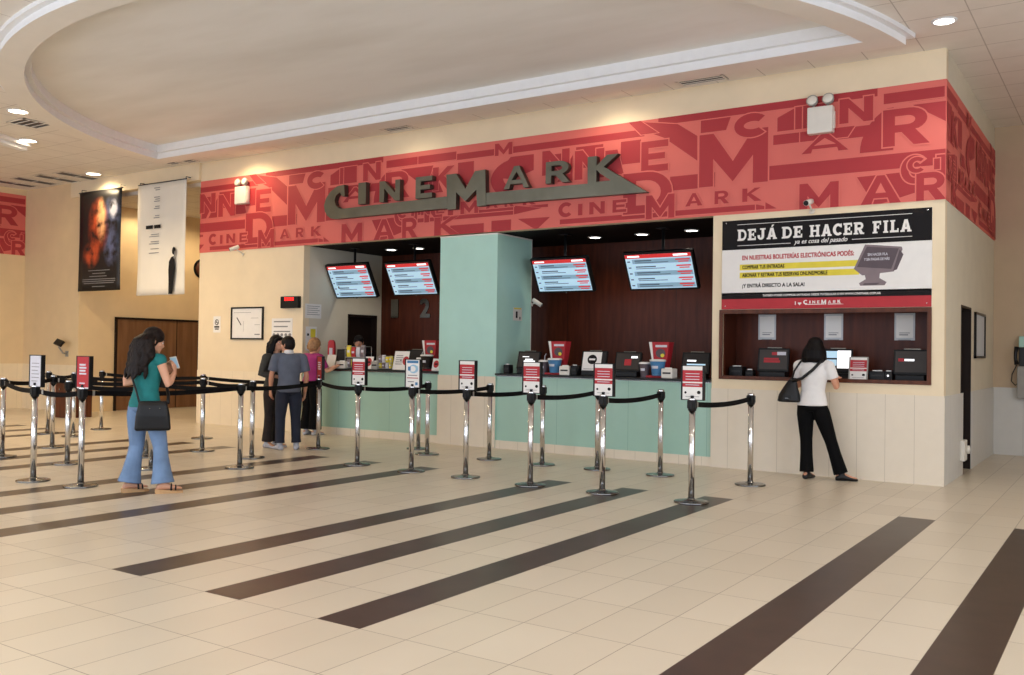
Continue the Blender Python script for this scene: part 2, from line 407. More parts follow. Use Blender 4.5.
# ------------------------------------------------------------------ room shell
HB, HT, HC = 3.2, 4.548, 4.9
PERIOD = 7.605
def build_room():
    b = MB(M['floor']); b.box(-19.2, 6.5, -13.5, 9.3, -.15, 0); struct(b, 'floor')
    # hall ceiling with a D-shaped opening for the raised tray
    cx, cy, RI, RO = -6.7, .3, 6.2, 6.5
    YC = -1.06                                   # straight inner edge
    half = math.sqrt(RI ** 2 - (YC - cy) ** 2); a0 = math.degrees(math.atan2(YC - cy, half))
    def dshape(R, yc, n=56):
        h = math.sqrt(R ** 2 - (yc - cy) ** 2); a = math.degrees(math.atan2(yc - cy, h))
        return [(cx + R * math.cos(math.radians(t)), cy + R * math.sin(math.radians(t))) for t in [a - (180 + 2 * a) * i / n for i in range(n + 1)]]
    inner = dshape(RI, YC); step = dshape(RI - .07, YC - .07)
    b = MB(M['ceil'])
    pass
    mir = lambda pts: [(x, -y) for x, y in pts]
    ro = dshape(RO, -.74)
    b.poly(mir([(-19.2, -13.5), (6.5, -13.5), (6.5, 4.45), (0, 4.45), (0, 0), (-19.2, 0)]), (0, 0, HC), (1, 0, 0), (0, -1, 0), holes=[mir(ro)])
    struct(b, 'ceiling')
    b = MB(M['ceil']); b.box(-19.2, 6.5, -13.5, 4.45, 5.5, 5.6); struct(b, 'ceiling_slab')
    # dropped moulding ring: soffit, outer fascia in two steps, inner fascia in two steps, plaster tray
    ZL, ZM, ZT = 4.77, 4.87, 5.0
    b = MB(M['soffit'], M['white'])
    out1 = dshape(RO, -.74); out2 = dshape(RO + .07, -.67)
    b.use(M['soffit']).poly(mir(out1), (0, 0, ZL), (1, 0, 0), (0, -1, 0), holes=[mir(inner)])
    def wall(bm, loop, z0, z1, m):
        bm.use(m); n = len(loop)
        for i in range(n):
            p, q = loop[i], loop[(i + 1) % n]
            bm._face([bm.bm.verts.new(V((x, y, z))) for x, y, z in ((*p, z0), (*q, z0), (*q, z1), (*p, z1))])
    def ledge(bm, lo, li, z, m):
        bm.use(m); n = len(lo)
        for i in range(n):
            j = (i + 1) % n
            bm._face([bm.bm.verts.new(V((x, y, z))) for x, y in (lo[i], lo[j], li[j], li[i])])
    wall(b, out1, ZL, ZL + .08, M['white']); ledge(b, out2, out1, ZL + .08, M['white']); wall(b, out2, ZL + .08, HC + .02, M['white'])
    wall(b, inner, ZL, ZM, M['white']); ledge(b, inner, step, ZM, M['white']); wall(b, step, ZM, ZT, M['white'])
    struct(b, 'trim_1', 'white stepped moulding around the large raised ceiling tray')
    b = MB(M['plaster']); b.poly(mir(step), (0, 0, ZT - .004), (1, 0, 0), (0, -1, 0)); struct(b, 'ceiling_tray')
    # end of a second curved moulding at the far left
    b = MB(M['white'])
    def ringseg(R0, R1, t0, t1, z0, z1, n=16):
        for i in range(n):
            a, c = [math.radians(t0 + (t1 - t0) * k / n) for k in (i, i + 1)]
            P = lambda R, t, z: V((cx + R * math.cos(t), cy + R * math.sin(t), z))
            q = [b.bm.verts.new(p) for p in (P(R0, a, z0), P(R1, a, z0), P(R1, c, z0), P(R0, c, z0), P(R0, a, z1), P(R1, a, z1), P(R1, c, z1), P(R0, c, z1))]
            fs = ((3, 2, 1, 0), (0, 1, 5, 4) if i == 0 else (2, 3, 7, 6), (3, 0, 4, 7), (1, 2, 6, 5)) + (((2, 3, 7, 6),) if i == n - 1 else ())
            for f in fs: b._face([q[k] for k in f])
    ringseg(8.02, 8.16, 201.5, 240, 4.78, HC, 16); ringseg(7.94, 8.02, 201.5, 240, 4.84, HC, 16)
    struct(b, 'trim_2', 'end of a second white curved moulding on the ceiling at far left')

    # facade
    b = MB(M['cream'])
    b.box(-12.9, 0, 0, .14, HB, HC); struct(b, 'wall_front_upper')
    b = MB(M['cream']); b.box(-12.9, -10.12, 0, .14, 0, HB); struct(b, 'wall_front_left')
    b = MB(M['cream'])
    x0, x1, z0, z1 = -2.615, -.135, 1.13, 1.995
    for q in ((-2.72, x0, 0, HB), (x1, 0, 0, HB), (x0, x1, 0, z0), (x0, x1, z1, HB)): b.box(q[0], q[1], 0, .12, q[2], q[3])
    struct(b, 'wall_front_right')
    b = MB(M['cream']); b.box(-17.16, -12.9, -.05, .14, 4.575, HC); struct(b, 'wall_lintel')
    b = MB(M['tan']); b.box(-19.1, -16.85, 0, .15, 0, HC); struct(b, 'wall_far_left')
    b = MB(M['tan']); b.box(-19.2, -19.0, -13.5, 0, 0, HC); struct(b, 'wall_left')
    # behind the camera: unseen dark piers added for contrast in the chrome, and a lintel
    b = MB(M['doorframe'], M['cream'])
    for x in (-18.3, -15.2, -12.1, -9.0, -5.9, -2.8, .3, 3.4, 6.3): b.use(M['doorframe']).box(x - .55, x + .55, -13.7, -13.5, 0, HC)
    b.use(M['cream']).box(-19.2, 6.5, -13.7, -13.5, 4.3, HC); struct(b, 'wall_entrance')
    b = MB(M['cream'], M['doorframe']); b.box(6.4, 6.5, -3.0, 4.45, 0, HC)  # unseen solid stretch added to keep daylight off the far right wall
    for y in (-5.2, -8.2, -11.2): b.use(M['doorframe']).box(6.4, 6.5, y - .5, y + .5, 0, HC)  # more unseen dark piers, added to break up the flat daylight
    struct(b, 'wall_right')
    # corridor behind the banners
    b = MB(M['tan']); b.box(-17.0, -16.85, .15, 9.2, 0, 4.5); struct(b, 'wall_corridor_left')
    b = MB(M['cream']); b.box(-12.9, -12.75, .14, 9.2, 0, 4.5); struct(b, 'wall_corridor_right')
    b = MB(M['cream']); b.box(-17, -12.75, 9.2, 9.3, 0, 4.5); struct(b, 'wall_corridor_end')
    b = MB(M['ceil']); b.box(-17, -12.75, .14, 9.3, 4.5, 4.58); struct(b, 'ceiling_corridor')
    # side of the ticket block on the right, with a door opening
    b = MB(M['creamgrey'])
    d0, d1, dh = 1.19, 2.035, 2.08
    b.box(-.12, 0, .12, d0, 0, HC); b.box(-.12, 0, d1, 4.33, 0, HC); b.box(-.12, 0, d0, d1, dh, HC)
    struct(b, 'wall_side')
    b = MB(mat('beige_paint', srgb(196, 174, 146), .75, noise=.03, scale=3)); b.box(-.12, 6.5, 4.33, 4.45, 0, HC); struct(b, 'wall_far_right')
    # booth interior
    b = MB(M['creamgrey']); D0, D1, DH = 1.1, 1.87, 2.065
    b.box(-10.24, -10.12, .14, D0, 0, HB); b.box(-10.24, -10.12, D1, 2.0, 0, HB); b.box(-10.24, -10.12, D0, D1, DH, HB)
    struct(b, 'wall_booth_left')
    b = MB(M['wood']); b.box(-10.24, -2.6, 2.0, 2.1, 0, HB)
    for x in (-8.2, -6.03, -4.1): b.use(M['doorframe']).box(x - .003, x + .003, 1.998, 2.0, 0, HB)
    struct(b, 'wall_booth_back')
    b = MB(M['wood']); b.box(-2.72, -2.62, .12, 2.0, 0, HB); struct(b, 'wall_booth_right')
    b = MB(M['darkceil']); b.box(-10.24, -2.62, .14, 2.1, HB, HB + .06); struct(b, 'ceiling_booth')
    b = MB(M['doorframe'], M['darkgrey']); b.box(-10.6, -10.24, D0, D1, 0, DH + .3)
    b.use(M['doorframe'])
    for q in ((D0, D0 + .04, 0, DH), (D1 - .04, D1, 0, DH), (D0, D1, DH - .04, DH)): b.box(-10.24, -10.105, q[0], q[1], q[2], q[3])
    struct(b, 'door_1', 'dark open doorway in the pale side wall of the ticket booth')
    # kiosk niche
    b = MB(M['wood'])
    b.box(-2.62, -.13, .55, .6, 1.05, 2.05); b.box(-2.615, -2.6, .12, .55, 1.13, 1.995); b.box(-.15, -.135, .12, .55, 1.13, 1.995)
    b.box(-2.6, -.15, .12, .55, 1.98, 1.995)
    struct(b, 'wall_niche')
    b = MB(M['frame']); b.box(-2.615, -.135, 0.0, .55, 1.13, 1.15); struct(b, 'trim_3', 'brown wooden shelf of the ticket machine niche')
    b = MB(M['frame'])
    for q in ((-2.62, -.13, 1.12, 1.165), (-2.62, -.13, 1.945, 1.995), (-2.62, -2.575, 1.165, 1.945), (-.175, -.13, 1.165, 1.945)):
        b.box(q[0], q[1], -.018, .0, q[2], q[3])
    struct(b, 'trim_4', 'brown wooden frame around the ticket machine niche')
    # wainscots
    b = MB(M['wains']); b.box(-2.72, .012, -.012, 0, 0, 1.0); b.use(M['wainsc']).box(-12.9, -10.12, -.012, 0, 0, 1.0); struct(b, 'trim_5', 'cream tiled wainscot along the ticket wall')
    b = MB(M['wains2']); b.box(0, .012, 0, 1.34, 0, 1.0); b.box(0, .012, 2.035, 4.33, 0, 1.0); struct(b, 'trim_6', 'grey tiled wainscot on the side wall')
    b = MB(M['wains2']); b.box(.0, 6.5, 4.318, 4.33, 0, 1.0); struct(b, 'trim_7', 'tiled wainscot on the far right wall')
    b = MB(M['wainsc']); b.box(-19, -16.85, -.012, 0, 0, 1.0); b.box(-19, -18.988, -13.5, -.012, 0, 1.0); struct(b, 'trim_8', 'tiled wainscot on the far left walls')
    # doors
    b = MB(M['black']); b.box(-.5, -.12, d0, d1, 0, dh); b.use(M['doorframe'])
    for q in ((d0, d0 + .03, 0, dh), (d1 - .03, d1, 0, dh), (d0, d1, dh - .03, dh)): b.box(-.12, .004, q[0], q[1], q[2], q[3])
    struct(b, 'door_2', 'narrow black door opening in the side wall')
    b = MB(M['doorframe'])
    y0, y1, h = .84, 3.06, 2.06
    for q in ((y0, y0 + .05, 0, h), (y1 - .05, y1, 0, h), (y0, y1, h - .05, h)): b.box(-16.85, -16.81, q[0], q[1], q[2], q[3])
    dr = struct(b, 'door_3', 'wide brown double door in the corridor behind the banners')
    for s0, s1 in ((y0 + .05, 2.41), (2.43, y1 - .05)):
        b = MB(M['door']); b.box(-16.85, -16.825, s0, s1, .01, h - .05); b.build('door_leaf', dr)
    b = MB(M['doorframe']); b.box(-16.85, -16.82, 2.41, 2.43, .01, h - .05); b.build('door_post', dr)
    b = MB(M['doorframe']); b.box(-19, -18.97, -2.6, -.95, 0, 2.4); struct(b, 'door_4', 'dark door in the left wall')
    # pillar between the two counters
    b = MB(M['tealp'], M['wains'], M['whiteplastic'])
    b.box(-7.14, -6.07, 0, .94, 0, 3.16); b.use(M['whiteplastic']).box(-7.145, -6.065, -.005, .945, 3.16, 3.182)
    b.use(M['whiteplastic']).box(-6.085, -6.066, .93, .944, 1.1, 3.16)
    b.use(M['wains']).box(-7.15, -6.07, -.012, 0, 0, 1.055)
    struct(b, 'wall_pillar', 'pale teal pillar between the two ticket counters')

def wallpaper(b, place, clip):
    """overlapping capitals on a salmon ground; place(k) gives origin and axes of layer k"""
    dark, sal = M['red'], M['salmon']
    A = []
    R = lambda x0, x1, z0, z1: A.append([(x0, z0), (x1, z0), (x1, z1), (x0, z1)])
    R(-7.99, -6.13, 4.335, 4.43); R(-5.82, -3.7, 4.335, 4.43); R(-3.5, -.73, 4.455, 4.56); R(-.66, .02, 4.35, 4.47); R(.0, .75, 4.35, 4.47)
    R(-3.32, -2.7, 3.57, 3.755); R(-2.05, .6, 3.59, 3.765); R(-5.5, -3.95, 3.585, 3.75)
    R(-5.0, -2.1, 3.235, 3.303); R(-6.82, -6.52, 3.95, 4.29); R(-6.18, -5.83, 3.18, 3.362); R(-6.95, -6.32, 3.18, 3.34)
    R(-4.05, -3.75, 3.987, 4.297); R(-8.0, -5.75, 3.43, 3.49); R(-6.42, -5.2, 3.50, 3.54)
    R(-1.95, -1.5, 4.02, 4.14); R(-1.2, -.78, 4.0, 4.13); R(-4.75, -4.32, 4.0, 4.3) ; R(-7.0, -6.9, 3.5, 3.8); R(-4.28, -4.1, 3.85, 4.0)
    A += [[(-1.62, 4.02), (-1.62, 4.14), (-.98, 4.14), (-1.06, 4.02)], [(-7.55, 3.87), (-7.55, 4.25), (-7.3, 4.25), (-7.1, 3.87)], [(-4.3, 3.86), (-4.3, 4.2), (-4.1, 4.2), (-4.0, 3.86)], [(-2.9, 4.28), (-2.9, 4.44), (-2.5, 4.44), (-2.56, 4.28)], [(-6.15, 4.0), (-5.85, 4.28), (-5.45, 4.28), (-5.45, 4.05), (-5.8, 3.95)]]
    A += [[(-3.75, 4.53), (-3.22, 4.437), (-2.947, 4.25), (-2.943, 3.93), (-3.41, 4.278), (-3.75, 4.43)],
          [(-3.95, 4.56), (-3.78, 4.56), (-3.5, 4.36), (-3.75, 4.36)], [(-2.16, 3.303), (-1.9, 3.237), (-2.16, 3.237)], [(-2.04, 3.32), (-1.9, 3.235), (-2.04, 3.235)],
          [(-7.95, 4.3), (-7.3, 4.3), (-7.42, 3.95)], [(-5.71, 3.36), (-5.16, 3.352), (-5.39, 3.18)], [(-5.78, 3.56), (-5.3, 3.49), (-5.78, 3.43)],
          [(-5.25, 3.84), (-5.2, 4.24), (-4.83, 4.24), (-5.12, 3.84)], [(-5.05, 3.84), (-4.8, 4.2), (-4.8, 3.84)],
          arc(-.36, 3.81, .56, .55, 180, 118, 8) + [(-.55, 4.3), (-.55, 3.81)], [(-.95, 3.53), (-.3, 3.545), (-.3, 3.3), (-.75, 3.18)],
          arc(-5.7, 3.96, .5, .3, 95, 240, 16) + arc(-5.68, 3.98, .3, .17, 240, 95, 12), [(-1.9, 4.35), (-1.66, 4.455), (-1.3, 4.455), (-1.3, 4.18), (-1.9, 4.18)],
          [(-6.6, 3.75), (-6.2, 3.75), (-6.35, 3.9), (-6.6, 3.9)], [(-7.6, 3.55), (-7.05, 3.55), (-7.05, 3.8), (-7.6, 3.7)]]
    L = [('M', -2.914, -2.014, 3.577, 4.252), ('E', -3.739, -3.35, 3.845, 4.256), ('N', -4.766, -4.3, 3.84, 4.245),
         ('C', -2.45, -2.04, 4.15, 4.45), ('I', -1.68, -1.6, 4.18, 4.45), ('N', -1.156, -.775, 4.18, 4.47), ('A', -1.6, -1.05, 3.867, 4.096),
         ('R', -.665, -.18, 3.85, 4.275), ('C', -.466, -.2, 3.4, 3.725), ('I', -.09, .0, 3.42, 3.7), ('N', .15, .5, 3.42, 3.7),
         ('M', -1.62, -1.157, 3.19, 3.506), ('A', -.904, -.464, 3.2, 3.527), ('R', -.3, .0, 3.195, 3.515), ('K', .35, .82, 3.195, 3.48),
         ('D', -4.0, -3.29, 3.3, 3.85), ('K', -7.3, -6.88, 3.9, 4.26), ('M', -6.13, -5.82, 4.32, 4.5), ('N', -5.3, -4.85, 3.95, 4.3),
         ('C', -5.02, -4.8, 3.33, 3.54), ('I', -4.7, -4.63, 3.34, 3.5), ('N', -4.52, -4.28, 3.34, 3.51), ('E', -4.16, -3.95, 3.34, 3.51), ('M', -3.66, -3.25, 3.215, 3.53),
         ('A', -3.097, -2.864, 3.345, 3.51), ('R', -2.699, -2.515, 3.345, 3.51), ('K', -2.333, -2.1, 3.345, 3.51),
         ('C', -8.0, -7.82, 3.52, 3.7), ('I', -7.72, -7.66, 3.54, 3.66), ('N', -7.52, -7.34, 3.54, 3.66), ('E', -7.22, -7.06, 3.54, 3.66), ('M', -6.75, -6.42, 3.5, 3.69),
         ('A', -6.28, -6.06, 3.55, 3.68), ('R', -5.94, -5.78, 3.55, 3.68), ('K', -5.62, -5.4, 3.55, 3.68)]
    lo, hi = clip
    for sh in (-PERIOD, 0, PERIOD):
        for k, p in enumerate(A):
            q = [(x + sh, z) for x, z in p]
            if max(x for x, z in q) < lo or min(x for x, z in q) > hi: continue
            o, ux, uy = place(1 + .07 * k); b.use(dark).poly(q, o, ux, uy)
            if len(q) <= 6:
                o, ux, uy = place(1 + .07 * k - .035); b.use(sal).poly(grow(q, .013), o, ux, uy)
        for k, (ch, x0, x1, z0, z1) in enumerate(L):
            if x1 + sh < lo or x0 + sh > hi: continue
            h = z1 - z0; w = (x1 - x0) / h
            out, holes = glyph(ch, w, (w / 1.1 if ch == 'I' else max(.2, min(.5, w * (.21 if ch == 'M' and w > 1.2 else .27)))))
            f = lambda pts: [(x0 + sh + x * h, z0 + y * h) for x, y in pts]
            d = (.012 + .012 * h) * (.5 if ch == 'K' else 1)
            o, ux, uy = place(4.6 + .12 * k); b.use(sal).poly(grow(f(out), d), o, ux, uy)
            o, ux, uy = place(4.6 + .12 * k + .06); b.use(dark).poly(f(out), o, ux, uy, holes=[f(hh) for hh in holes])

def build_frieze():
    e = .0018
    b = MB(M['salmon'], M['red'])
    wallpaper(b, lambda k: (V((0, -.008 - e * k, 0)), V((1, 0, 0)), V((0, 0, 1))), (-12.9, 0.0))
    b.bisect((0, 0, HT), (0, 0, 1)).bisect((0, 0, HB), (0, 0, -1)).bisect((-12.9, 0, 0), (-1, 0, 0)).bisect((0, 0, 0), (1, 0, 0))
    b.use(M['salmon']).box(-12.9, 0.0, -.008, 0, HB, HT)
    b.build('printed_frieze', label='long red frieze of overlapping capitals above the ticket counters', category='mural')
    b = MB(M['salmon'], M['red'])
    wallpaper(b, lambda k: (V((.008 + e * k, 0, 0)), V((0, 1, 0)), V((0, 0, 1))), (0.0, 4.33))
    b.bisect((0, 0, HT), (0, 0, 1)).bisect((0, 0, HB), (0, 0, -1)).bisect((0, 4.33, 0), (0, 1, 0)).bisect((0, 0, 0), (0, -1, 0))
    b.use(M['salmon']).box(0, .008, -.008, 4.33, HB, HT)
    b.build('printed_frieze', label='short red frieze turning the corner onto the side wall', category='mural')
    b = MB(M['salmon'], M['red'])
    wallpaper(b, lambda k: (V((-18.992 + e * k, -.02, .22)), V((0, 1, 0)), V((0, 0, 1))), (-4.0, 0.0))
    b.bisect((0, 0, HT + .22), (0, 0, 1)).bisect((0, 0, HB + .22), (0, 0, -1)).bisect((0, -.02, 0), (0, 1, 0)).bisect((0, -4.0, 0), (0, -1, 0))
    b.use(M['salmon']).box(-18.9995, -18.992, -4.0, -.02, HB + .22, HT + .22)
    b.build('printed_frieze', label='red frieze on the left wall at the edge of the photo', category='mural')

def build_sign():
    t = thing('letter_sign', 'raised metal lettering with long underline bars on the red frieze', 'sign', (-6.6, -.02, 3.85))
    def part(polys, nm='letter'):
        b = MB(M['metal'], M['metalside'])
        for out, holes in polys:
            f = lambda pts: [(x + 6.6, z - 3.85) for x, z in pts]
            b.use(M['metal']).poly(f(out), (0, -.1, 0), (1, 0, 0), (0, 0, 1), holes=[f(h) for h in holes], depth=.09, side_mat=M['metalside'])
        b.build(nm, t)
    G = lambda ch, x0, x1, z0, z1: (lambda h, w: ([(x0 + x * h, z0 + y * h) for x, y in glyph(ch, w, .3)[0]], [[(x0 + x * h, z0 + y * h) for x, y in hh] for hh in glyph(ch, w, .3)[1]]))(z1 - z0, (x1 - x0) / (z1 - z0))
    part([([(-9.086, 4.14), (-9.25, 4.125), (-9.4, 4.05), (-9.5, 3.94), (-9.54, 3.83), (-9.52, 3.73), (-9.46, 3.65), (-9.38, 3.6), (-9.28, 3.585), (-6.93, 3.592), (-6.93, 3.772), (-9.08, 3.745),
            (-9.19, 3.755), (-9.27, 3.81), (-9.3, 3.89), (-9.27, 3.97), (-9.18, 4.02), (-9.13, 3.95), (-9.07, 3.95)], [])])
    part([([(-8.768, 3.79), (-8.6, 3.79), (-8.6, 4.138), (-8.768, 4.138)], [])])
    part([G('N', -8.307, -7.878, 3.79, 4.12)]); part([G('E', -7.56, -7.23, 3.785, 4.12)])
    part([([(-6.955, 4.105), (-6.77, 4.105), (-6.59, 3.86), (-6.42, 4.11), (-6.23, 4.115), (-6.21, 3.58), (-6.372, 3.58), (-6.39, 3.83), (-6.589, 3.67), (-6.766, 3.82), (-6.765, 3.57), (-6.932, 3.57)], [])])
    part([G('A', -5.897, -5.454, 3.79, 4.113)]); part([G('R', -5.178, -4.8, 3.808, 4.115)])
    part([([(-6.205, 3.59), (-3.6, 3.562), (-4.25, 3.96), (-4.033, 4.118), (-4.2, 4.12), (-4.363, 3.985), (-4.363, 4.118), (-4.503, 4.119), (-4.498, 3.752), (-6.205, 3.765)],
           [[(-4.363, 3.93), (-4.3, 3.87), (-4.14, 3.765), (-4.363, 3.765)]])])

def build_advert():
    b = MB(M['papergrey'], M['ink'], M['paper'], M['inkred'], M['inkyellow'])
    x0, x1 = -2.591, -.13
    b.use(M['paper']).box(x0, x1, -.02, 0, 2.0, 3.118)
    q = lambda k: (0, -.0205 - .0006 * k, 0)
    r = lambda m, a, c, z0, z1, k=0: b.use(M[m]).rect(a, c, z0, z1, q(k))
    r('paper', x0, x1, 2.19, 2.75); r('ink', x0, x1, 2.747, 3.118); r('ink', x0, x1, 2.128, 2.206); r('inkred', x0, x1, 2.0, 2.128)
    r('paper', -2.393, -.34, 3.058, 3.064, 1); r('paper', -2.39, -1.72, 2.794, 2.8, 1); r('paper', -1.0, -.338, 2.8, 2.806, 1)
    # slab-serif title
    b.use(M['paper'])
    words = [('DEJÁ', -2.392, -1.89), ('DE', -1.83, -1.575), ('HACER', -1.495, -.862), ('FILA', -.77, -.345)]
    wl = {'D': .86, 'E': .78, 'J': .74, 'Á': .92, 'A': .92, 'H': .96, 'C': .82, 'R': .9, 'F': .76, 'I': .5, 'L': .76}
    def slab(ch, w):
        t = .24; S = .13; P = []
        stem = lambda x: P.append(([(x, 0), (x + t, 0), (x + t, 1), (x, 1)], []))
        ser = lambda x, y: P.append(([(x - .09, y), (x + t + .09, y), (x + t + .09, y + S), (x - .09, y + S)], []))
        bar = lambda a, c, y0, y1: P.append(([(a, y0), (c, y0), (c, y1), (a, y1)], []))
        c = ch.replace('Á', 'A')
        if c in 'EFL':
            stem(.1); ser(.1, 0) if c == 'F' else None
            bar(0, w - .04, 1 - .17, 1) if c != 'L' else ser(.1, 1 - S)
            if c != 'L': bar(w - .16, w - .04, .68, 1); bar(.1, w - .22, .42, .58); bar(w - .3, w - .2, .34, .66)
            if c != 'F': bar(0, w - .04, 0, .17); bar(w - .16, w - .04, 0, .32)
        elif c == 'I': stem(.13); ser(.13, 0); ser(.13, 1 - S)
        elif c == 'H': stem(.1); stem(w - .34); [ser(x, y) for x in (.1, w - .34) for y in (0, 1 - S)]; bar(.1, w - .1, .42, .58)
        elif c == 'D':
            g = glyph('D', w - .1, t); P.append(([(x + .08, y) for x, y in g[0]], [[(x + .08, y) for x, y in h] for h in g[1]])); bar(0, .2, 0, S); bar(0, .2, 1 - S, 1)
        elif c == 'C': P.append(glyph('C', w, t)); bar(w - .16, w - .04, .66, .98)
        elif c == 'R':
            g = glyph('R', w - .14, t); P.append(([(x + .08, y) for x, y in g[0]], [[(x + .08, y) for x, y in h] for h in g[1]])); bar(0, .4, 0, S); bar(0, .2, 1 - S, 1); bar(w - .3, w, 0, S)
        elif c == 'J':
            P.append(([(w - .36, 1), (w - .12, 1), (w - .12, .32)] + arc(w - .42, .3, .3, .3, 0, -180, 12) + [(w - .72, .42), (w - .5, .42)] + arc(w - .43, .3, .07, .12, 180, 360, 6), []))
            bar(w - .5, w, 1 - S, 1)
        elif c == 'A':
            g = glyph('A', w - .1, t); P.append(([(x + .05, y) for x, y in g[0]], [[(x + .05, y) for x, y in h] for h in g[1]])); bar(0, .36, 0, S); bar(w - .36, w, 0, S)
            if ch == 'Á': P.append(([(w / 2 - .06, 1.06), (w / 2 + .06, 1.06), (w / 2 + .22, 1.26), (w / 2 + .02, 1.26)], []))
        return P
    for wd, a, c in words:
        tot = sum(wl[ch] + .1 for ch in wd) - .1; sx = (c - a) / tot; x = a; h = .142
        for ch in wd:
            for k, (out, holes) in enumerate(slab(ch, wl[ch])):
                f = lambda pts: [(x + px * sx, 2.858 + py * h) for px, py in pts]
                b.poly(f(out), q(1 + .05 * k), (1, 0, 0), (0, 0, 1), holes=[f(hh) for hh in holes])
            x += (wl[ch] + .1) * sx
    b.text('ya es cosa del pasado', -1.68, -1.05, 2.768, 2.838, q(1), bold=.012, shear=.35)
    b.use(M['inkred']).text('EN NUESTRAS BOLETERÍAS ELECTRÓNICAS PODÉS:', -2.324, -.977, 2.615, 2.682, q(1), bold=.035)
    r('inkyellow', -2.357, -.915, 2.486, 2.559, 1); r('inkyellow', -2.357, -.915, 2.386, 2.458, 1)
    b.use(M['ink']).text('COMPRAR TUS ENTRADAS', -2.322, -1.796, 2.502, 2.545, q(2), bold=.035)
    b.text('ABONAR Y RETIRAR TUS RESERVAS ONLINE/MOBILE', -2.322, -1.279, 2.402, 2.446, q(2), bold=.035)
    b.text('¡Y ENTRÁ DIRECTO A LA SALA!', -2.32, -1.549, 2.258, 2.325, q(1), bold=.035)
    b.use(M['paper']).text('TAMBIÉN PODÉS COMPRAR ENTRADAS DESDE TU CELULAR O EN WWW.CINEMARK.COM.AR', -2.06, -.672, 2.154, 2.186, q(1), bold=.025)
    b.text('I', -1.66, -1.652, 2.045, 2.085, q(1), bold=.02)
    hx, hz, s = -1.605, 2.062, .022
    b.poly([(hx, hz - s * 1.1)] + [(hx + s * k * (abs(math.sin(t)) ** 3 if True else 0) * (1 if math.sin(t) >= 0 else -1), hz + s * (.8 * math.cos(t) - .3 * math.cos(2 * t) - .1)) for t in [PI - 2 * PI * i / 20 for i in range(1, 20)] for k in (1.05,)], q(1), (1, 0, 0), (0, 0, 1))
    # small logo with underline
    x = -1.56
    for ch, w, h, dz in (('C', .05, .052, -.008), ('I', .014, .034, 0), ('N', .034, .034, 0), ('E', .028, .034, 0), ('M', .056, .056, -.014), ('A', .036, .034, 0), ('R', .03, .034, 0), ('K', .034, .038, 0)):
        out, holes = glyph(ch, w / h, .26 if ch != 'I' else w / h / 1.1); f = lambda pts: [(x + px * h, 2.058 + dz + py * h) for px, py in pts]
        b.poly(f(out), q(1), (1, 0, 0), (0, 0, 1), holes=[f(hh) for hh in holes]); x += w + .022
    r('paper', -1.54, -1.31, 2.044, 2.052, 1); b.poly([(-1.27, 2.044), (-1.08, 2.044), (-1.13, 2.052), (-1.27, 2.052)], q(1), (1, 0, 0), (0, 0, 1))
    # printed touch-screen terminal
    P = lambda m, pts, k: b.use(M[m]).poly(pts, q(k), (1, 0, 0), (0, 0, 1))
    P('inkpurple', [(-.85, 2.735), (-.45, 2.69), (-.44, 2.66), (-.53, 2.41), (-.88, 2.375), (-.975, 2.455)], 2)
    P('inkpurple2', [(-.47, 2.66), (-.43, 2.6), (-.5, 2.43), (-.54, 2.42)], 2.4)
    P('inkpurple2', [(-.83, 2.71), (-.48, 2.672), (-.56, 2.44), (-.94, 2.475)], 3)
    P('inkpurple', [(-.86, 2.42), (-.68, 2.42), (-.69, 2.34), (-.61, 2.29), (-.63, 2.255), (-.9, 2.255), (-.915, 2.285), (-.84, 2.33)], 2.2)
    P('inkpurple2', [(-.86, 2.285), (-.68, 2.285), (-.72, 2.262), (-.87, 2.262)], 2.6)
    b.use(M['inkpale']).text('SIN HACER FILA', -.82, -.6, 2.6, 2.63, q(4), bold=.02); b.text('Y SIN PAGAR DE MÁS', -.86, -.58, 2.545, 2.582, q(4), bold=.02)
    b.use(M['chrome'])
    for x in (x0 + .05, x1 - .05):
        for z in (2.04, 3.09): b.ball((x, -.021, z), (.008, .003, .008), 8, 4)
    b.build('advertising_board', label='large black white and red advertising board above the ticket machine niche', category='advertisement')
# ------------------------------------------------------------------ counters and what stands on them
CT = 1.105
def build_counters():
    for x0, x1, lb in ((-10.12, -7.15, 'long teal ticket counter left of the pillar with black top'), (-6.07, -2.722, 'long teal ticket counter right of the pillar with black top')):
        t = thing('ticket_counter', lb, 'counter', ((x0 + x1) / 2, .3, 0)); w = (x1 - x0) / 2
        b = MB(M['teal']); b.box(-w + .002, w, -.28, .3, .12, 1.06); b.build('front_panel', t)
        b = MB(M['wains']); b.box(-w + .002, w, -.295, .3, 0, .12); b.build('plinth', t)
        b = MB(M['black']); b.box(-w + .002, w, -.33, .36, 1.075, CT, bevel=.004); b.build('counter_top', t)
        b = MB(M['steel']); b.box(-w + .002, w, -.285, .3, 1.06, 1.075); b.build('edge_strip', t)

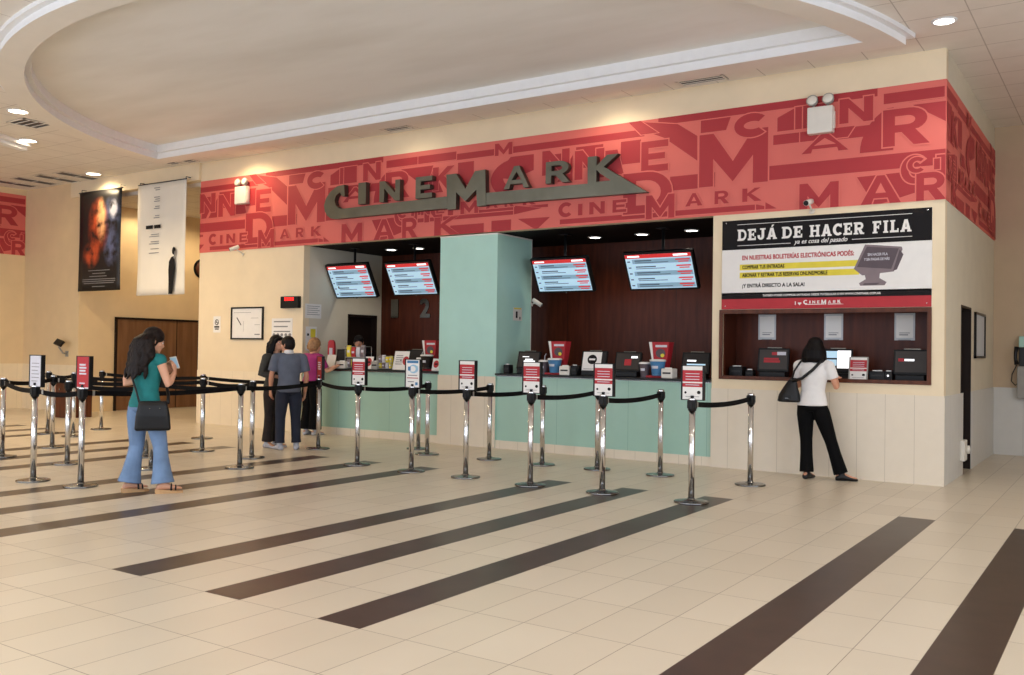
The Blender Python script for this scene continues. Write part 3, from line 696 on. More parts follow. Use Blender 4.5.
def screen_terminal(label, x, y, rz=0, face='dark', z=CT, w=.36, h=.27, tilt=18, base='box'):
    """touch-screen ticket terminal facing the customer: tilted monitor on a box base"""
    t = thing('ticket_terminal', label, 'terminal', (x, y, z), rz)
    b = MB(M['blackp'])
    b.box(-w * .42, w * .42, -.06, .14, 0, .075, bevel=.012); b.box(-.05, .05, .03, .09, .07, .16, bevel=.01); b.build('base', t)
    mx = Matrix.Translation((0, -.02, .075)) @ Matrix.Rotation(math.radians(-tilt), 4, 'X')
    b = MB(M['blackp'], M['darkgrey'])
    b.box(-w / 2, w / 2, 0, .05, 0, h, bevel=.01, mx=mx); b.box(-w / 2 + .05, w / 2 - .05, .05, .085, .04, h - .04, bevel=.012, mx=mx)
    hd = b.build('monitor', t)
    o = mx @ V((0, -.0015, 0)); ux = (mx.to_3x3() @ V((1, 0, 0))); uy = (mx.to_3x3() @ V((0, 0, 1)))
    n = ux.cross(uy); b = MB(M['scr_dim'] if face in ('dark', 'brown', 'red', 'logo') else M['darkgrey'])
    b.rect(-w / 2 + .022, w / 2 - .022, .03, h - .022, o, ux, uy)
    r = lambda m, a, c, d, e: b.use(M[m]).rect(a * w, c * w, d * h, e * h, o + n * .001, ux, uy)
    if face == 'brown': r('scr_white', -.15, .2, .5, .56); r('scr_white', -.28, .02, .66, .7); r('scr_white', -.2, .3, .38, .46)
    if face == 'red': r('inkred', -.12, .14, .3, .62); r('scr_white', .12, .36, .68, .78)
    if face == 'dark': r('inkred', -.05, .12, .7, .82); r('inkpale', .12, .4, .7, .84); r('inkred', -.3, .22, .38, .48); r('inkred', -.3, .18, .5, .58)
    if face == 'blue': r('scr_blue', -.3, .36, .28, .44); r('scr_white', -.3, .02, .55, .62)
    if face == 'white': r('scr_blue', -.44, .02, .62, .9); r('scr_blue', -.44, .0, .3, .55); b.use(M['scr_white']).rect(.02 * w, .45 * w, .2 * h, .92 * h, o + n * .0015, ux, uy)
    if face == 'logo': r('inkred', -.36, -.2, .52, .64); r('scr_white', -.18, .1, .54, .62)
    b.build('screen', hd)
    b = MB(M['steel'])
    mx2 = mx @ Matrix.Translation((0, .02, h)); b.box(-.08, .1, -.012, .012, 0, .012, mx=mx2); b.build('card_reader', hd)
    if face == 'paper':
        b = MB(M['paper'], M['ink']); b.use(M['paper']).rect(-w * .43, w * .3, -.02, h * .93, o + n * .004, ux, uy)
        c0, c1 = -w * .06, h * .55
        b.use(M['ink']).poly(arc(c0, c1, .07, .07, 0, 352, 28), o + n * .005, ux, uy)
        b.use(M['paper']).rect(c0 - .045, c0 + .045, c1 - .012, c1 + .014, o + n * .006, ux, uy); b.use(M['inkgrey']).rect(-w * .36, w * .22, h * .05, h * .08, o + n * .005, ux, uy)
        b.build('taped_notice', hd)
    return t

def popcorn_box(label, x, y, z=CT, w=.27):
    t = thing('popcorn_carton', label, 'carton', (x, y, z), math.radians(-6))
    H = .45; b = MB(M['inkred'])
    ring = lambda k, zz, lift=0: [V((-k * w / 2, -.07 * k, zz)), V((k * w / 2, -.07 * k, zz - lift)), V((k * w / 2, .07 * k, zz + .0)), V((-k * w / 2, .07 * k, zz + lift))]
    b.loft([ring(.55, .03), ring(.8, .24), ring(1.0, H, .0)], smooth=False); b.build('carton_body', t)
    b = MB(M['paper'], M['inkyellow'])
    b.use(M['paper']).poly([(-w * .5 - .035, H), (-w * .5 + .01, H), (-w * .3, .06), (-w * .34, .06)], (0, -.075, 0), (1, 0, 0), (0, 0, 1), depth=.006)
    b.build('white_stripe', t)
    b = MB(M['inkpale'], M['inkyellow'], M['inkpurple2'])
    b.use(M['inkpale']).rect(-.07, .11, H - .07, H - .04, (0, -.0715, 0)); b.use(M['inkpurple2']).poly(arc(.01, .3, .075, .06, 0, 350, 18), (0, -.0715, 0), (1, 0, 0), (0, 0, 1))
    b.use(M['inkyellow']).poly(arc(.04, .27, .03, .025, 0, 350, 10), (0, -.0722, 0), (1, 0, 0), (0, 0, 1)); b.build('print', t)
    b = MB(M['inkred'], M['inkyellow']); b.use(M['inkred']).box(-.17, .12, -.18, .08, 0, .03, bevel=.006)
    tr = b.build('promo_tray', None, loc=(x, y - .0, z), label='red tray under ' + label, category='tray')
    t.location.z = z + .0302
    return t, tr

def paper_cup(label, x, y, col, z, straw=False, r=.075, h=.2):
    t = thing('drink_cup', label, 'cup', (x, y, z))
    b = MB(M[col], M['paper']); b.use(M[col]).lathe([(r * .72, 0), (r * .72, .004), (r * .85, h * .5), (r, h - .02)], seg=24)
    b.use(M['paper']).lathe([(r * .7, .0), (r * .735, .015)], seg=24); b.build('cup_body', t)
    b = MB(M['paper']); b.lathe([(r * 1.04, h - .02), (r * 1.06, h - .012), (r * 1.04, h), (r * .8, h + .008)], seg=24); b.build('rim', t)
    b = MB(M['inkpale']); q = [(math.sin(a) * r * .87, -math.cos(a) * r * .87) for a in (-.5, -.25, 0, .25, .5)]
    for (xa, ya), (xb, yb) in zip(q, q[1:]): b._face([b.bm.verts.new(p) for p in ((xa, ya - .006, h * .45), (xb, yb - .006, h * .45), (xb * 1.06, yb * 1.06 - .006, h * .62), (xa * 1.06, ya * 1.06 - .006, h * .62))])
    b.build('print', t)
    if straw:
        b = MB(M['inkpale']); b.tube([(.01, 0, h - .01), (.015, 0, h + .07), (.035, 0, h + .1)], .005, 8); b.build('straw', t)
    return t

def small_printer(label, x, y, z=CT, mt='blackp', w=.15, d=.17, h=.13, rz=0):
    t = thing('receipt_printer', label, 'printer', (x, y, z), rz)
    b = MB(M[mt]); b.box(-w / 2, w / 2, -d / 2, d / 2, 0, h, bevel=.014); b.build('body', t)
    b = MB(M['darkgrey']); b.box(-w * .36, w * .36, -d / 2 - .004, -d / 2 + .03, h * .45, h * .62, bevel=.003); b.build('paper_slot', t)
    b = MB(M['paper']); b.box(-w * .3, w * .3, -d * .2, -d * .12, h - .002, h + .012); b.build('paper_roll', t)
    return t

def card_holder(label, x, y, z=CT, w=.15, h=.2, design='disc', rz=0, tilt=-14):
    """small printed counter card leaning on an easel foot"""
    t = thing('counter_card', label, 'sign', (x, y, z), rz)
    mx = Matrix.Rotation(math.radians(tilt), 4, 'X')
    b = MB(M['paper']); b.box(-w / 2, w / 2, -.006, .0, .004, h, mx=mx); b.build('card', t)
    o = mx @ V((0, -.0068, 0)); ux = mx.to_3x3() @ V((1, 0, 0)); uy = mx.to_3x3() @ V((0, 0, 1))
    b = MB(M['inkred'], M['ink'], M['paper'])
    if design == 'disc':
        b.use(M['inkred']).poly(arc(0, h * .56, w * .36, w * .4, 0, 350, 24), o, ux, uy); b.use(M['ink']).rect(-w * .2, w * .2, h * .5, h * .62, o + ux.cross(uy) * .0006, ux, uy)
    if design == 'board':
        b.use(M['inkgrey'])
        for k in range(5): b.rect(-w * .36, w * (.1 + .05 * (k % 2)), h * (.3 + .11 * k), h * (.34 + .11 * k), o, ux, uy)
        b.use(M['inkred']).poly(arc(w * .34, h * .5, w * .22, w * .24, 0, 350, 24), o, ux, uy)
    b.build('print', t)
    b = MB(M['blackp']); b.box(-w * .3, w * .3, 0, .09, 0, .008); b.box(-.01, .01, .03, .06, .0, h * .55); b.build('easel_foot', t)
    return t

def candy_display(label, x, y, z=CT, cols=('inkyellow', 'inkred', 'inkpurple'), w=.32, h=.26, n=4, seed=1):
    """wire stand of small colourful packets"""
    rnd = random.Random(seed); t = thing('candy_display', label, 'display stand', (x, y, z))
    b = MB(M['greyplastic'])
    for sx in (-1, 1):
        for sy in (-1, 1): b.tube([(sx * w / 2, sy * .09, 0), (sx * w / 2, sy * .09, h * .8)], .005, 6)
    for zz in (.02, h * .42, h * .8): b.tube([(-w / 2, -.09, zz), (w / 2, -.09, zz), (w / 2, .09, zz), (-w / 2, .09, zz), (-w / 2, -.09, zz)], .004, 6)
    b.box(-w / 2, w / 2, -.09, .09, .015, .022); b.box(-w / 2, w / 2, -.09, .09, h * .4, h * .4 + .006); b.build('rack', t)
    for row in range(2):
        for k in range(n):
            m = M[cols[(k + row) % len(cols)]]; ww = w / n * .84; xx = -w / 2 + (k + .5) * w / n; hh = h * (.42 if row else .34) * rnd.uniform(.85, 1.1)
            b = MB(m, M['inkpale']); z0 = .022 + row * (h * .4 - .016)
            b.use(m).loft([[V((xx + a * ww / 2 * s, -.05 + c * .02 * s2, z0 + zz)) for a, c in ((-1, -1), (1, -1), (1, 1), (-1, 1))] for s, s2, zz in ((1, .3, .002), (.92, 1, hh * .3), (.92, 1, hh * .75), (1, .2, hh))], smooth=False)
            b.use(M['inkpale']).rect(xx - ww * .3, xx + ww * .3, z0 + hh * .4, z0 + hh * .6, (0, -.0718, 0)); b.build('candy_packet', t)
    return t

def build_counter_items():
    # right counter, from the pillar to the niche
    screen_terminal('brown-screened ticket terminal on the right counter beside the pillar', -5.64, .2, math.radians(8), 'brown')
    small_printer('black card printer standing against the pillar on the right counter', -5.93, .12, w=.1, d=.12, h=.13)
    popcorn_box('red popcorn carton nearest the pillar on the right counter', -5.14, .3)
    paper_cup('dark cup with straws beside the blue cup nearest the pillar', -5.335, .16, 'inkpurple2', CT + .0302 if False else CT, True)
    paper_cup('blue paper cup in front of the popcorn carton nearest the pillar', -5.14, .14, 'inkblue', CT + .0302, h=.2, r=.1)
    small_printer('small grey receipt printer beside the terminal with the taped notice', -4.93, .1, mt='whiteplastic', rz=.2)
    small_printer('black receipt printer left of the terminal with the taped notice', -4.79, .13, w=.1, d=.14, h=.14)
    screen_terminal('ticket terminal with a white notice and black seal taped over its screen', -4.55, .2, math.radians(8), 'paper', w=.38, h=.29)
    screen_terminal('ticket terminal showing a red patch, middle of the right counter', -4.03, .22, math.radians(6), 'red', w=.38, h=.28)
    popcorn_box('red popcorn carton farther from the pillar on the right counter', -3.54, .3)
    paper_cup('dark lidded cup beside the blue cup near the right counter end', -3.735, .16, 'inkpurple2', CT)
    paper_cup('blue paper cup in front of the popcorn carton near the right counter end', -3.535, .14, 'inkblue', CT + .0302, h=.21, r=.105)
    small_printer('small grey receipt printer at the right end of the right counter', -3.35, .1, mt='whiteplastic', w=.16)
    screen_terminal('ticket terminal with a lit blue line, last before the niche wall', -3.04, .22, math.radians(6), 'blue', w=.38, h=.29)
    # left counter
    t = thing('counter_sign', 'red rounded sign standing at the left end of the left counter', 'sign', (-9.72, .3, CT), .3)
    b = MB(M['inkred'], M['inkpale']); b.use(M['inkred']).loft([[V((w * .7 * c, .03 * s, z)) for c, s in ((-1, -1), (1, -1), (1, 1), (-1, 1))] for w, z in ((.07, .0), (.085, .1), (.09, .36), (.075, .44), (.04, .475))], smooth=False)
    b.build('sign_body', t); b = MB(M['inkpale'])
    b.rect(-.03, .03, .16, .34, (0, -.0312, 0))
    b.build('lettering', t)
    t = screen_terminal('dark ticket terminal at the left end of the left counter', -9.42, .34, math.radians(30), 'none', w=.34, h=.26)
    card_holder('white counter card leaning at the left end of the left counter', -9.55, .1, w=.17, h=.23, design='none', rz=.2)
    small_printer('pale receipt printer beside the dark terminal on the left counter', -9.22, .08, mt='whiteplastic', w=.2, d=.16, h=.12)
    candy_display('taller stand of bright candy packets on the left counter', -8.95, .14, cols=('inkpurple', 'inkyellow', 'inkred', 'inkpale'), w=.42, h=.46, n=4, seed=3)
    card_holder('white card with red disc beside the taller candy stand', -8.66, .06, w=.18, h=.21)
    small_printer('grey receipt printer between the two candy stands', -8.5, .12, mt='greyplastic', w=.14)
    candy_display('shorter stand of yellow and purple candy packets on the left counter', -8.3, .14, cols=('inkyellow', 'inkpurple', 'inkpale', 'inkyellow'), w=.3, h=.27, n=4, seed=5)
    screen_terminal('ticket terminal turned away behind the white price card', -7.9, .34, math.radians(14), 'none', w=.36, h=.27)
    card_holder('large white price card with a red disc on the left counter', -7.98, .06, w=.3, h=.31, design='board')
    paper_cup('dark cup with a straw on the left counter', -7.62, .16, 'inkpurple2', CT, True)
    popcorn_box('red popcorn carton on the left counter beside the pillar', -7.5, .3)
    paper_cup('brown and black cup in front of the popcorn carton by the pillar', -7.48, .13, 'doorframe', CT + .0302, h=.22, r=.1)
    card_holder('white card with red disc on the left counter against the pillar', -7.27, .08, w=.15, h=.2)
    # niche
    z = 1.15
    screen_terminal('ticket machine with red and pale lettering, leftmost in the niche', -2.02, .28, math.radians(4), 'dark', z, w=.39, h=.3, tilt=10)
    screen_terminal('ticket machine with a bright white screen in front of the woman in white', -1.24, .28, math.radians(4), 'white', z, w=.36, h=.3, tilt=10)
    screen_terminal('ticket machine with a small orange and white logo, rightmost in the niche', -.4, .28, math.radians(2), 'logo', z, w=.38, h=.3, tilt=10)
    small_printer('black card printer at the left end of the niche', -2.47, .25, z, w=.18)
    small_printer('small black card reader between the printer and the leftmost ticket machine', -2.3, .25, z, w=.1, d=.12, h=.09)
    small_printer('black card printer between the red leaflet stand and the rightmost machine', -.76, .27, z, w=.18, h=.11)
    t = small_printer('small black card reader with a lit spot beside the rightmost machine', -.63, .25, z, w=.09, d=.12, h=.11)
    b = MB(M['scr_white']); b.ball((0, -.062, .06), .012, 10, 6); b.build('indicator_light', t)
    t = thing('leaflet_stand', 'clear stand with a red and white leaflet in the niche', 'leaflet stand', (-.955, .13, z)); sign_sheet(t, .22, .28, 'rules', tilt=-10)
    for x, lb in ((-2.19, 'pale sheet hanging above the leftmost ticket machine'), (-1.35, 'pale sheet hanging above the middle ticket machine'), (-.52, 'pale sheet hanging above the rightmost ticket machine')):
        b = MB(M['papergrey'], M['paper'], M['inkgrey']); q = lambda k: (x, .5465 - .0006 * k, 1.63)
        b.use(M['papergrey']).box(x - .115, x + .115, .547, .55, 1.63, 1.955)
        b.use(M['paper']).rect(-.095, .095, .03, .3, q(1)); b.use(M['inkgrey']).rect(-.06, .04, .06, .072, q(2)); b.rect(-.06, .06, .085, .093, q(2)); b.rect(-.07, .07, .0, .008, q(2))
        b.build('notice_sheet', label=lb, category='notice')

def sign_sheet(parent, w, h, kind, tilt=0, z0=0, frame='greyplastic', depth=.008):
    """framed printed sheet facing -Y; two parts: frame and sheet"""
    mx = Matrix.Translation((0, 0, z0)) @ Matrix.Rotation(math.radians(tilt), 4, 'X')
    b = MB(M[frame]); e = .014
    b.box(-w / 2, w / 2, 0, depth, 0, h, bevel=.002, mx=mx)
    for q in ((-w / 2, -w / 2 + e, 0, h), (w / 2 - e, w / 2, 0, h), (-w / 2, w / 2, 0, e * .6), (-w / 2, w / 2, h - e * .6, h)): b.box(q[0], q[1], -.004, .001, q[2], q[3], mx=mx)
    if z0 == 0: b.box(-w / 2, w / 2, -.03, .06, 0, .006)
    b.build('sign_frame', parent)
    o = mx @ V((0, -.0012, 0)); ux = mx.to_3x3() @ V((1, 0, 0)); uy = mx.to_3x3() @ V((0, 0, 1)); n = ux.cross(uy)
    b = MB(M['paper'])
    r = lambda m, a, c, d, f, k=1: b.use(M[m]).rect(a * w, c * w, d * h, f * h, o + n * .0006 * k, ux, uy)
    a = .43
    b.rect(-a * w, a * w, .02 * h, .98 * h, o, ux, uy)
    if kind == 'rules':
        r('inkred', -a, a, .53, .86); r('inkred', -a, a, .38, .49)
        for k in range(3): r('inkpale', -.3, .3, .59 + .08 * k, .61 + .08 * k, 2)
        r('inkpale', -.3, .3, .43, .45, 2)
        b.use(M['ink']).poly(arc(-.3 * w, .22 * h, .05 * w, .035 * h, 0, 340, 10), o + n * .001, ux, uy); b.use(M['ink']).poly(arc(.28 * w, .23 * h, .08 * w, .05 * h, 0, 340, 10), o + n * .001, ux, uy)
        r('inkgrey', -.3, .3, .1, .115, 1)
    if kind == 'red':
        r('inkred', -a, a, .06, .98)
        for k in range(4): r('inkpale', -.26, .26 - .06 * (k % 2), .44 + .09 * k, .49 + .09 * k, 2)
        r('inkpale', -.24, .16, .16, .2, 2)
    if kind == 'grey':
        r('inkpale', -a, a, .02, .98)
        for k in range(6): r('inkgrey', -.3, .3 - .1 * (k % 3 == 0), .18 + .11 * k, .2 + .11 * k, 2)
    if kind == 'blue':
        r('inkblue', -.36, .36, .86, .95)
        b.use(M['inkpaleblue']).poly(arc(.06 * w, .66 * h, .3 * w, .15 * h, 0, 352, 24), o + n * .0006, ux, uy); b.use(M['paper']).poly(arc(.0 * w, .66 * h, .2 * w, .1 * h, 0, 352, 20), o + n * .0012, ux, uy)
        r('inkblue', -.3, -.12, .6, .74, 3); r('inkpaleblue', .22, .34, .58, .76, 3)
        r('inkgrey', -.3, .3, .42, .45); r('inkred', -.36, .36, .33, .36); r('inkgrey', -.3, .1, .2, .23); r('inkblue', .18, .34, .1, .2)
    b.build('printed_sheet', parent)

# ------------------------------------------------------------------ queue barriers
def build_barriers():
    P = {  # base point, sign kind, label
        'A0': (-10.149, -5.055, None, 'bare chrome queue post at the left edge of the photo'),
        'A1': (-7.826, -5.944, 'grey', 'chrome queue post topped by a pale grey notice, left of the red-topped one'),
        'A2': (-7.10, -5.858, 'red', 'chrome queue post topped by an all-red notice, left of the woman in teal'),
        'B': (-8.894, -4.936, None, 'bare chrome queue post just left of and behind the red-topped post'),
        'C': (-10.754, -4.051, None, 'bare chrome queue post right of and behind the grey-topped post'),
        'D': (-12.775, -2.962, None, 'far queue post in front of the lectern, leftmost there'),
        'E': (-12.026, -2.978, None, 'far queue post in front of the lectern, nearer its right end'),
        'F': (-12.844, -1.985, None, 'far queue post between the lectern and the woman in teal'),
        'P1': (-7.753, -4.587, None, 'nearest of the queue posts seen between the legs of the woman in teal'),
        'P2': (-8.829, -3.906, None, 'second of the queue posts seen between the legs of the woman in teal'),
        'P3': (-9.454, -3.503, None, 'third of the queue posts seen between the legs of the woman in teal'),
        'P4': (-10.204, -3.0, None, 'farthest of the queue posts seen between the legs of the woman in teal'),
        'G': (-7.06, -3.877, None, 'bare chrome queue post left of the kissing couple, the nearer of two close ones'),
        'H': (-7.744, -3.11, None, 'bare chrome queue post beside the kissing couple, just behind its near twin'),
        'I': (-8.882, -2.997, None, 'nearer of two queue posts in line at the left end of the ticket wall'),
        'I2': (-10.333, -1.87, None, 'farther of two queue posts in line at the left end of the ticket wall'),
        'J': (-7.899, -1.775, 'red', 'queue post with a red notice seen edge-on in front of the woman in magenta'),
        'K': (-6.212, -2.771, 'rules', 'queue post with a red and white notice, left of the blue-topped post'),
        'L': (-5.309, -2.816, 'blue', 'queue post topped by a white notice with blue print before the left counter'),
        'M': (-6.294, -1.301, None, 'bare queue post right behind the blue-topped post'),
        'N': (-6.839, -.833, None, 'bare queue post farthest back, close to the left counter'),
        'O': (-4.508, -2.821, 'rules', 'queue post with a red and white notice in front of the teal pillar'),
        'P': (-5.31, -1.222, None, 'bare queue post in front of the right edge of the teal pillar'),
        'Q': (-3.604, -2.883, 'rules', 'queue post with a red and white notice before the left end of the right counter'),
        'R': (-4.458, -1.269, None, 'bare queue post before the left part of the right counter, second row'),
        'S': (-2.746, -2.86, 'rules', 'queue post with a red and white notice before the middle of the right counter'),
        'T': (-3.701, -1.211, None, 'bare queue post hidden half behind the post before the middle of the right counter'),
        'U': (-2.859, -1.219, None, 'bare queue post before the right half of the right counter'),
        'V': (-1.784, -2.847, 'rules', 'queue post with a red and white notice nearest the niche, largest of all'),
        'W': (-1.745, -1.301, None, 'bare queue post left of the woman in white'),
    }
    belts = [('K', 'M'), ('L', 'P'), ('O', 'R'), ('Q', 'T'), ('S', 'U'), ('V', 'W'), ('J', 'K'), ('G', 'J'), ('A2', 'G'), ('A1', 'A2'), ('A0', 'A1'),
             ('A0', 'C'), ('B', 'P1'), ('C', 'P2'), ('P2', 'G'), ('D', 'E'), ('E', 'P4'), ('P4', 'I'), ('I', 'H'), ('F', 'I2'), ('I2', 'J')]
    def parts(t):
        b = MB(M['steel']); b.lathe([(.005, 0), (.162, 0), (.165, .001), (.166, .004), (.166, .012), (.163, .016), (.155, .018), (.12, .022), (.06, .027), (.05, .03), (.036, .032), (.035, .045)], seg=36); b.build('base', t)
        b = MB(M['chrome']); b.lathe([(.03, .03), (.03, .9)], seg=20); b.build('pole', t)
        b = MB(M['blackp']); b.lathe([(.03, .883), (.037, .883), (.039, .886), (.041, .89), (.041, .978), (.041, .984), (.038, .987), (.034, .987)], seg=24); b.box(-.045, .045, -.022, .022, .905, .982, bevel=.003); b.box(-.022, .022, -.045, .045, .905, .982, bevel=.003); b.build('belt_head', t)
        b = MB(M['chrome']); b.lathe([(.033, .986), (.037, .986), (.037, .99), (.037, 1.0), (.035, 1.004), (.03, 1.006), (.01, 1.008)], seg=24); b.build('cap', t)
    proto = None; T = {}
    for k, (x, y, s, lb) in P.items():
        if proto is None:
            t = thing('queue_post', lb, 'queue post', (x, y, 0), 0, 'queue posts of the ticket hall'); parts(t); proto = t
        else:
            t = proto.copy(); COL.objects.link(t); t.location = (x, y, 0); t['label'] = lb
            for ch in proto.children:
                c = ch.copy(); COL.objects.link(c); c.parent = t
        T[k] = t
    for k, (x, y, s, lb) in P.items():
        if not s: continue
        t = T[k]
        b = MB(M['blackp']); b.tube([(0, 0, .985), (0, 0, 1.03)], .018, 10); b.build('sign_stem', t)
        before = set(t.children)
        sign_sheet(t, .235, .338, s, z0=.984, frame='blackp', depth=.04)
        if k == 'J':
            for o in t.children:
                if o.name.split('.')[0] in ('sign_frame', 'printed_sheet'): o.rotation_euler = (0, 0, math.radians(-27))
    for a, c in belts:
        pa, pc = V(P[a][:2]), V(P[c][:2]); d = pc - pa; L = d.length; n = 18; u = d.normalized(); sd = V((-u.y, u.x))
        b = MB(M['blacksoft'], M['inkgrey']); rings = []
        for i in range(n + 1):
            s = i / n; r = .043 + s * (L - .086); sag = .03 * 4 * s * (1 - s) + 0
            p = u * r; zc = .945 - sag
            rings.append([V((p.x + sd.x * e, p.y + sd.y * e, zc + f)) for e, f in ((.0015, -.026), (.0015, .026), (-.0015, .026), (-.0015, -.026))])
        b.loft(rings, smooth=False)
        b.use(M['greyplastic']); p = u * .12; b.box(-.012, .012, -.004, .004, .912, .966, mx=Matrix.Translation((p.x, p.y, 0)) @ Matrix.Rotation(math.atan2(u.y, u.x), 4, 'Z'))
        b.build('belt', T[a])

# ------------------------------------------------------------------ fittings on walls and ceiling
def downlight(label, x, y, z, power, r=.11, col=(1, .82, .58), spot=110, group=None, lampm='lamp', blend=.6):
    t = thing('downlight', label, 'ceiling light', (x, y, z), 0, group)
    b = MB(M['white']); b.lathe([(r + .025, -.001), (r + .022, -.012), (r, -.014), (r - .004, -.004), (.0, -.004)][:4], seg=28); b.build('trim_ring', t)
    b = MB(M[lampm]); b.lathe([(.004, -.009), (r, -.009), (r, -.006)], seg=28); b.build('diffuser', t)
    if power:
        ld = bpy.data.lights.new('downlight_lamp', 'SPOT'); ld.energy = power; ld.color = col; ld.spot_size = math.radians(spot); ld.spot_blend = blend; ld.shadow_soft_size = r * .8
        lo = bpy.data.objects.new('downlight_lamp', ld); COL.objects.link(lo); lo.parent = t; lo.location = (0, 0, -.03 if x > -13.5 or x < -14.5 else -.17)
    return t

def emergency_light(label, x, z):
    t = thing('emergency_light', label, 'emergency light', (x, -.01, z))
    b = MB(M['whiteplastic']); b.box(-.15, .15, -.11, -.002, -.17, .15, bevel=.018); b.box(.15, .165, -.08, -.03, -.12, .08, bevel=.004); b.build('battery_box', t)
    for s in (-.085, .085):
        b = MB(M['greyplastic'], M['glass'])
        b.use(M['greyplastic']).tube([(s, -.06, .14), (s, -.06, .18)], .012, 8)
        ax = Matrix.Rotation(math.radians(75), 4, 'X') @ Matrix.Rotation(math.radians(0), 4, 'Y')
        b.lathe([(.03, -.05), (.06, -.02), (.07, .03), (.066, .034)], (s * 1.1, -.075, .225), 20, ax.to_3x3())
        b.use(M['glass']).lathe([(.064, .03), (.05, .045), (.01, .05)], (s * 1.1, -.075, .225), 20, ax.to_3x3())
        b.build('lamp_head', t)

def bullet_camera(label, loc, aim, mount):
    """wall camera: foot plate, arm and barrel pointing along aim"""
    t = thing('security_camera', label, 'camera', loc)
    m = V(mount); a = V(aim).normalized()
    b = MB(M['whiteplastic']); b.tube([m, m * .92], .035, 16); b.tube([m * .95, m * .4, (0, 0, 0)], .011, 8); b.build('bracket', t)
    b = MB(M['whiteplastic']); b.tube([a * -.08, a * -.07, a * .09], [.022, .034, .034], 16); b.build('camera_body', t)
    b = MB(M['black']); b.tube([a * .088, a * .1], [.033, .028], 16); b.build('lens', t)

def menu_screen(label, x0, x1, y, z0, z1, pole=True, top=HB):
    t = thing('hanging_screen', label, 'screen', ((x0 + x1) / 2, y, (z0 + z1) / 2))
    w, h = x1 - x0, (z1 - z0) / math.cos(math.radians(28)); mx = Matrix.Rotation(math.radians(28), 4, 'X')
    b = MB(M['blackp']); b.box(-w / 2, w / 2, -.012, .06, -h / 2, h / 2, bevel=.006, mx=mx); b.box(-w * .3, w * .3, .06, .09, -h * .3, h * .3, bevel=.01, mx=mx)
    hs = b.build('housing', t)
    o = mx @ V((0, -.0125, 0)); ux = V((1, 0, 0)); uy = mx.to_3x3() @ V((0, 0, 1)); n = ux.cross(uy)
    b = MB(M['scr_blue']); W, H = w / 2 - .03, h / 2 - .03
    b.rect(-W, W, -H, H, o, ux, uy)
    r = lambda m, a, c, d, e, k=1: b.use(M[m]).rect(a * W, c * W, d * H, e * H, o + n * .0008 * k, ux, uy)
    r('scr_red', -1, 1, .78, 1); r('scr_white', -.92, -.55, .85, .93, 2); r('scr_white', .48, .9, .85, .95, 2)
    for k in range(5):
        z = .58 - .35 * k
        if k % 2 == 0: r('scr_grey', -.8, .98, z - .12, z + .14)
        r('scr_dark', -.72, -.2 + .1 * (k % 3), z + .02, z + .09, 2); r('scr_dark', -.72, .3 - .12 * (k % 2), z - .07, z - .03, 2)
        r('scr_red', .52, .95, z + .02, z + .1, 2); r('scr_red', .6, .9, z - .09, z - .03, 2); r('scr_dark', -.95, -.86, z - .02, z + .05, 2)
    b.build('display', hs)
    b = MB(M['steel']); p = mx @ V((0, -.01, -h / 2 - .004)); b.ball(p, (.012, .006, .008), 8, 5); b.build('power_light', hs)
    b = MB(M['blackp']); zt = top - (z0 + z1) / 2
    b.tube([(0, .08, 0), (0, .08, zt)], .022, 12); b.box(-.08, .08, .0, .16, zt - .012, zt, bevel=.003); b.build('ceiling_pole', t)

def framed(name, label, cat, x0, x1, z0, z1, m_in='paper', e=.03, y=0):
    t = thing(name, label, cat, ((x0 + x1) / 2, y, (z0 + z1) / 2)); w, h = (x1 - x0) / 2, (z1 - z0) / 2
    b = MB(M['black']); [b.box(q[0], q[1], -.03, 0, q[2], q[3]) for q in ((-w, -w + e, -h, h), (w - e, w, -h, h), (-w + e, w - e, -h, -h + e), (-w + e, w - e, h - e, h))]; b.build('frame', t)
    b = MB(M[m_in]); b.box(-w + e, w - e, -.012, 0, -h + e, h - e); return t, b

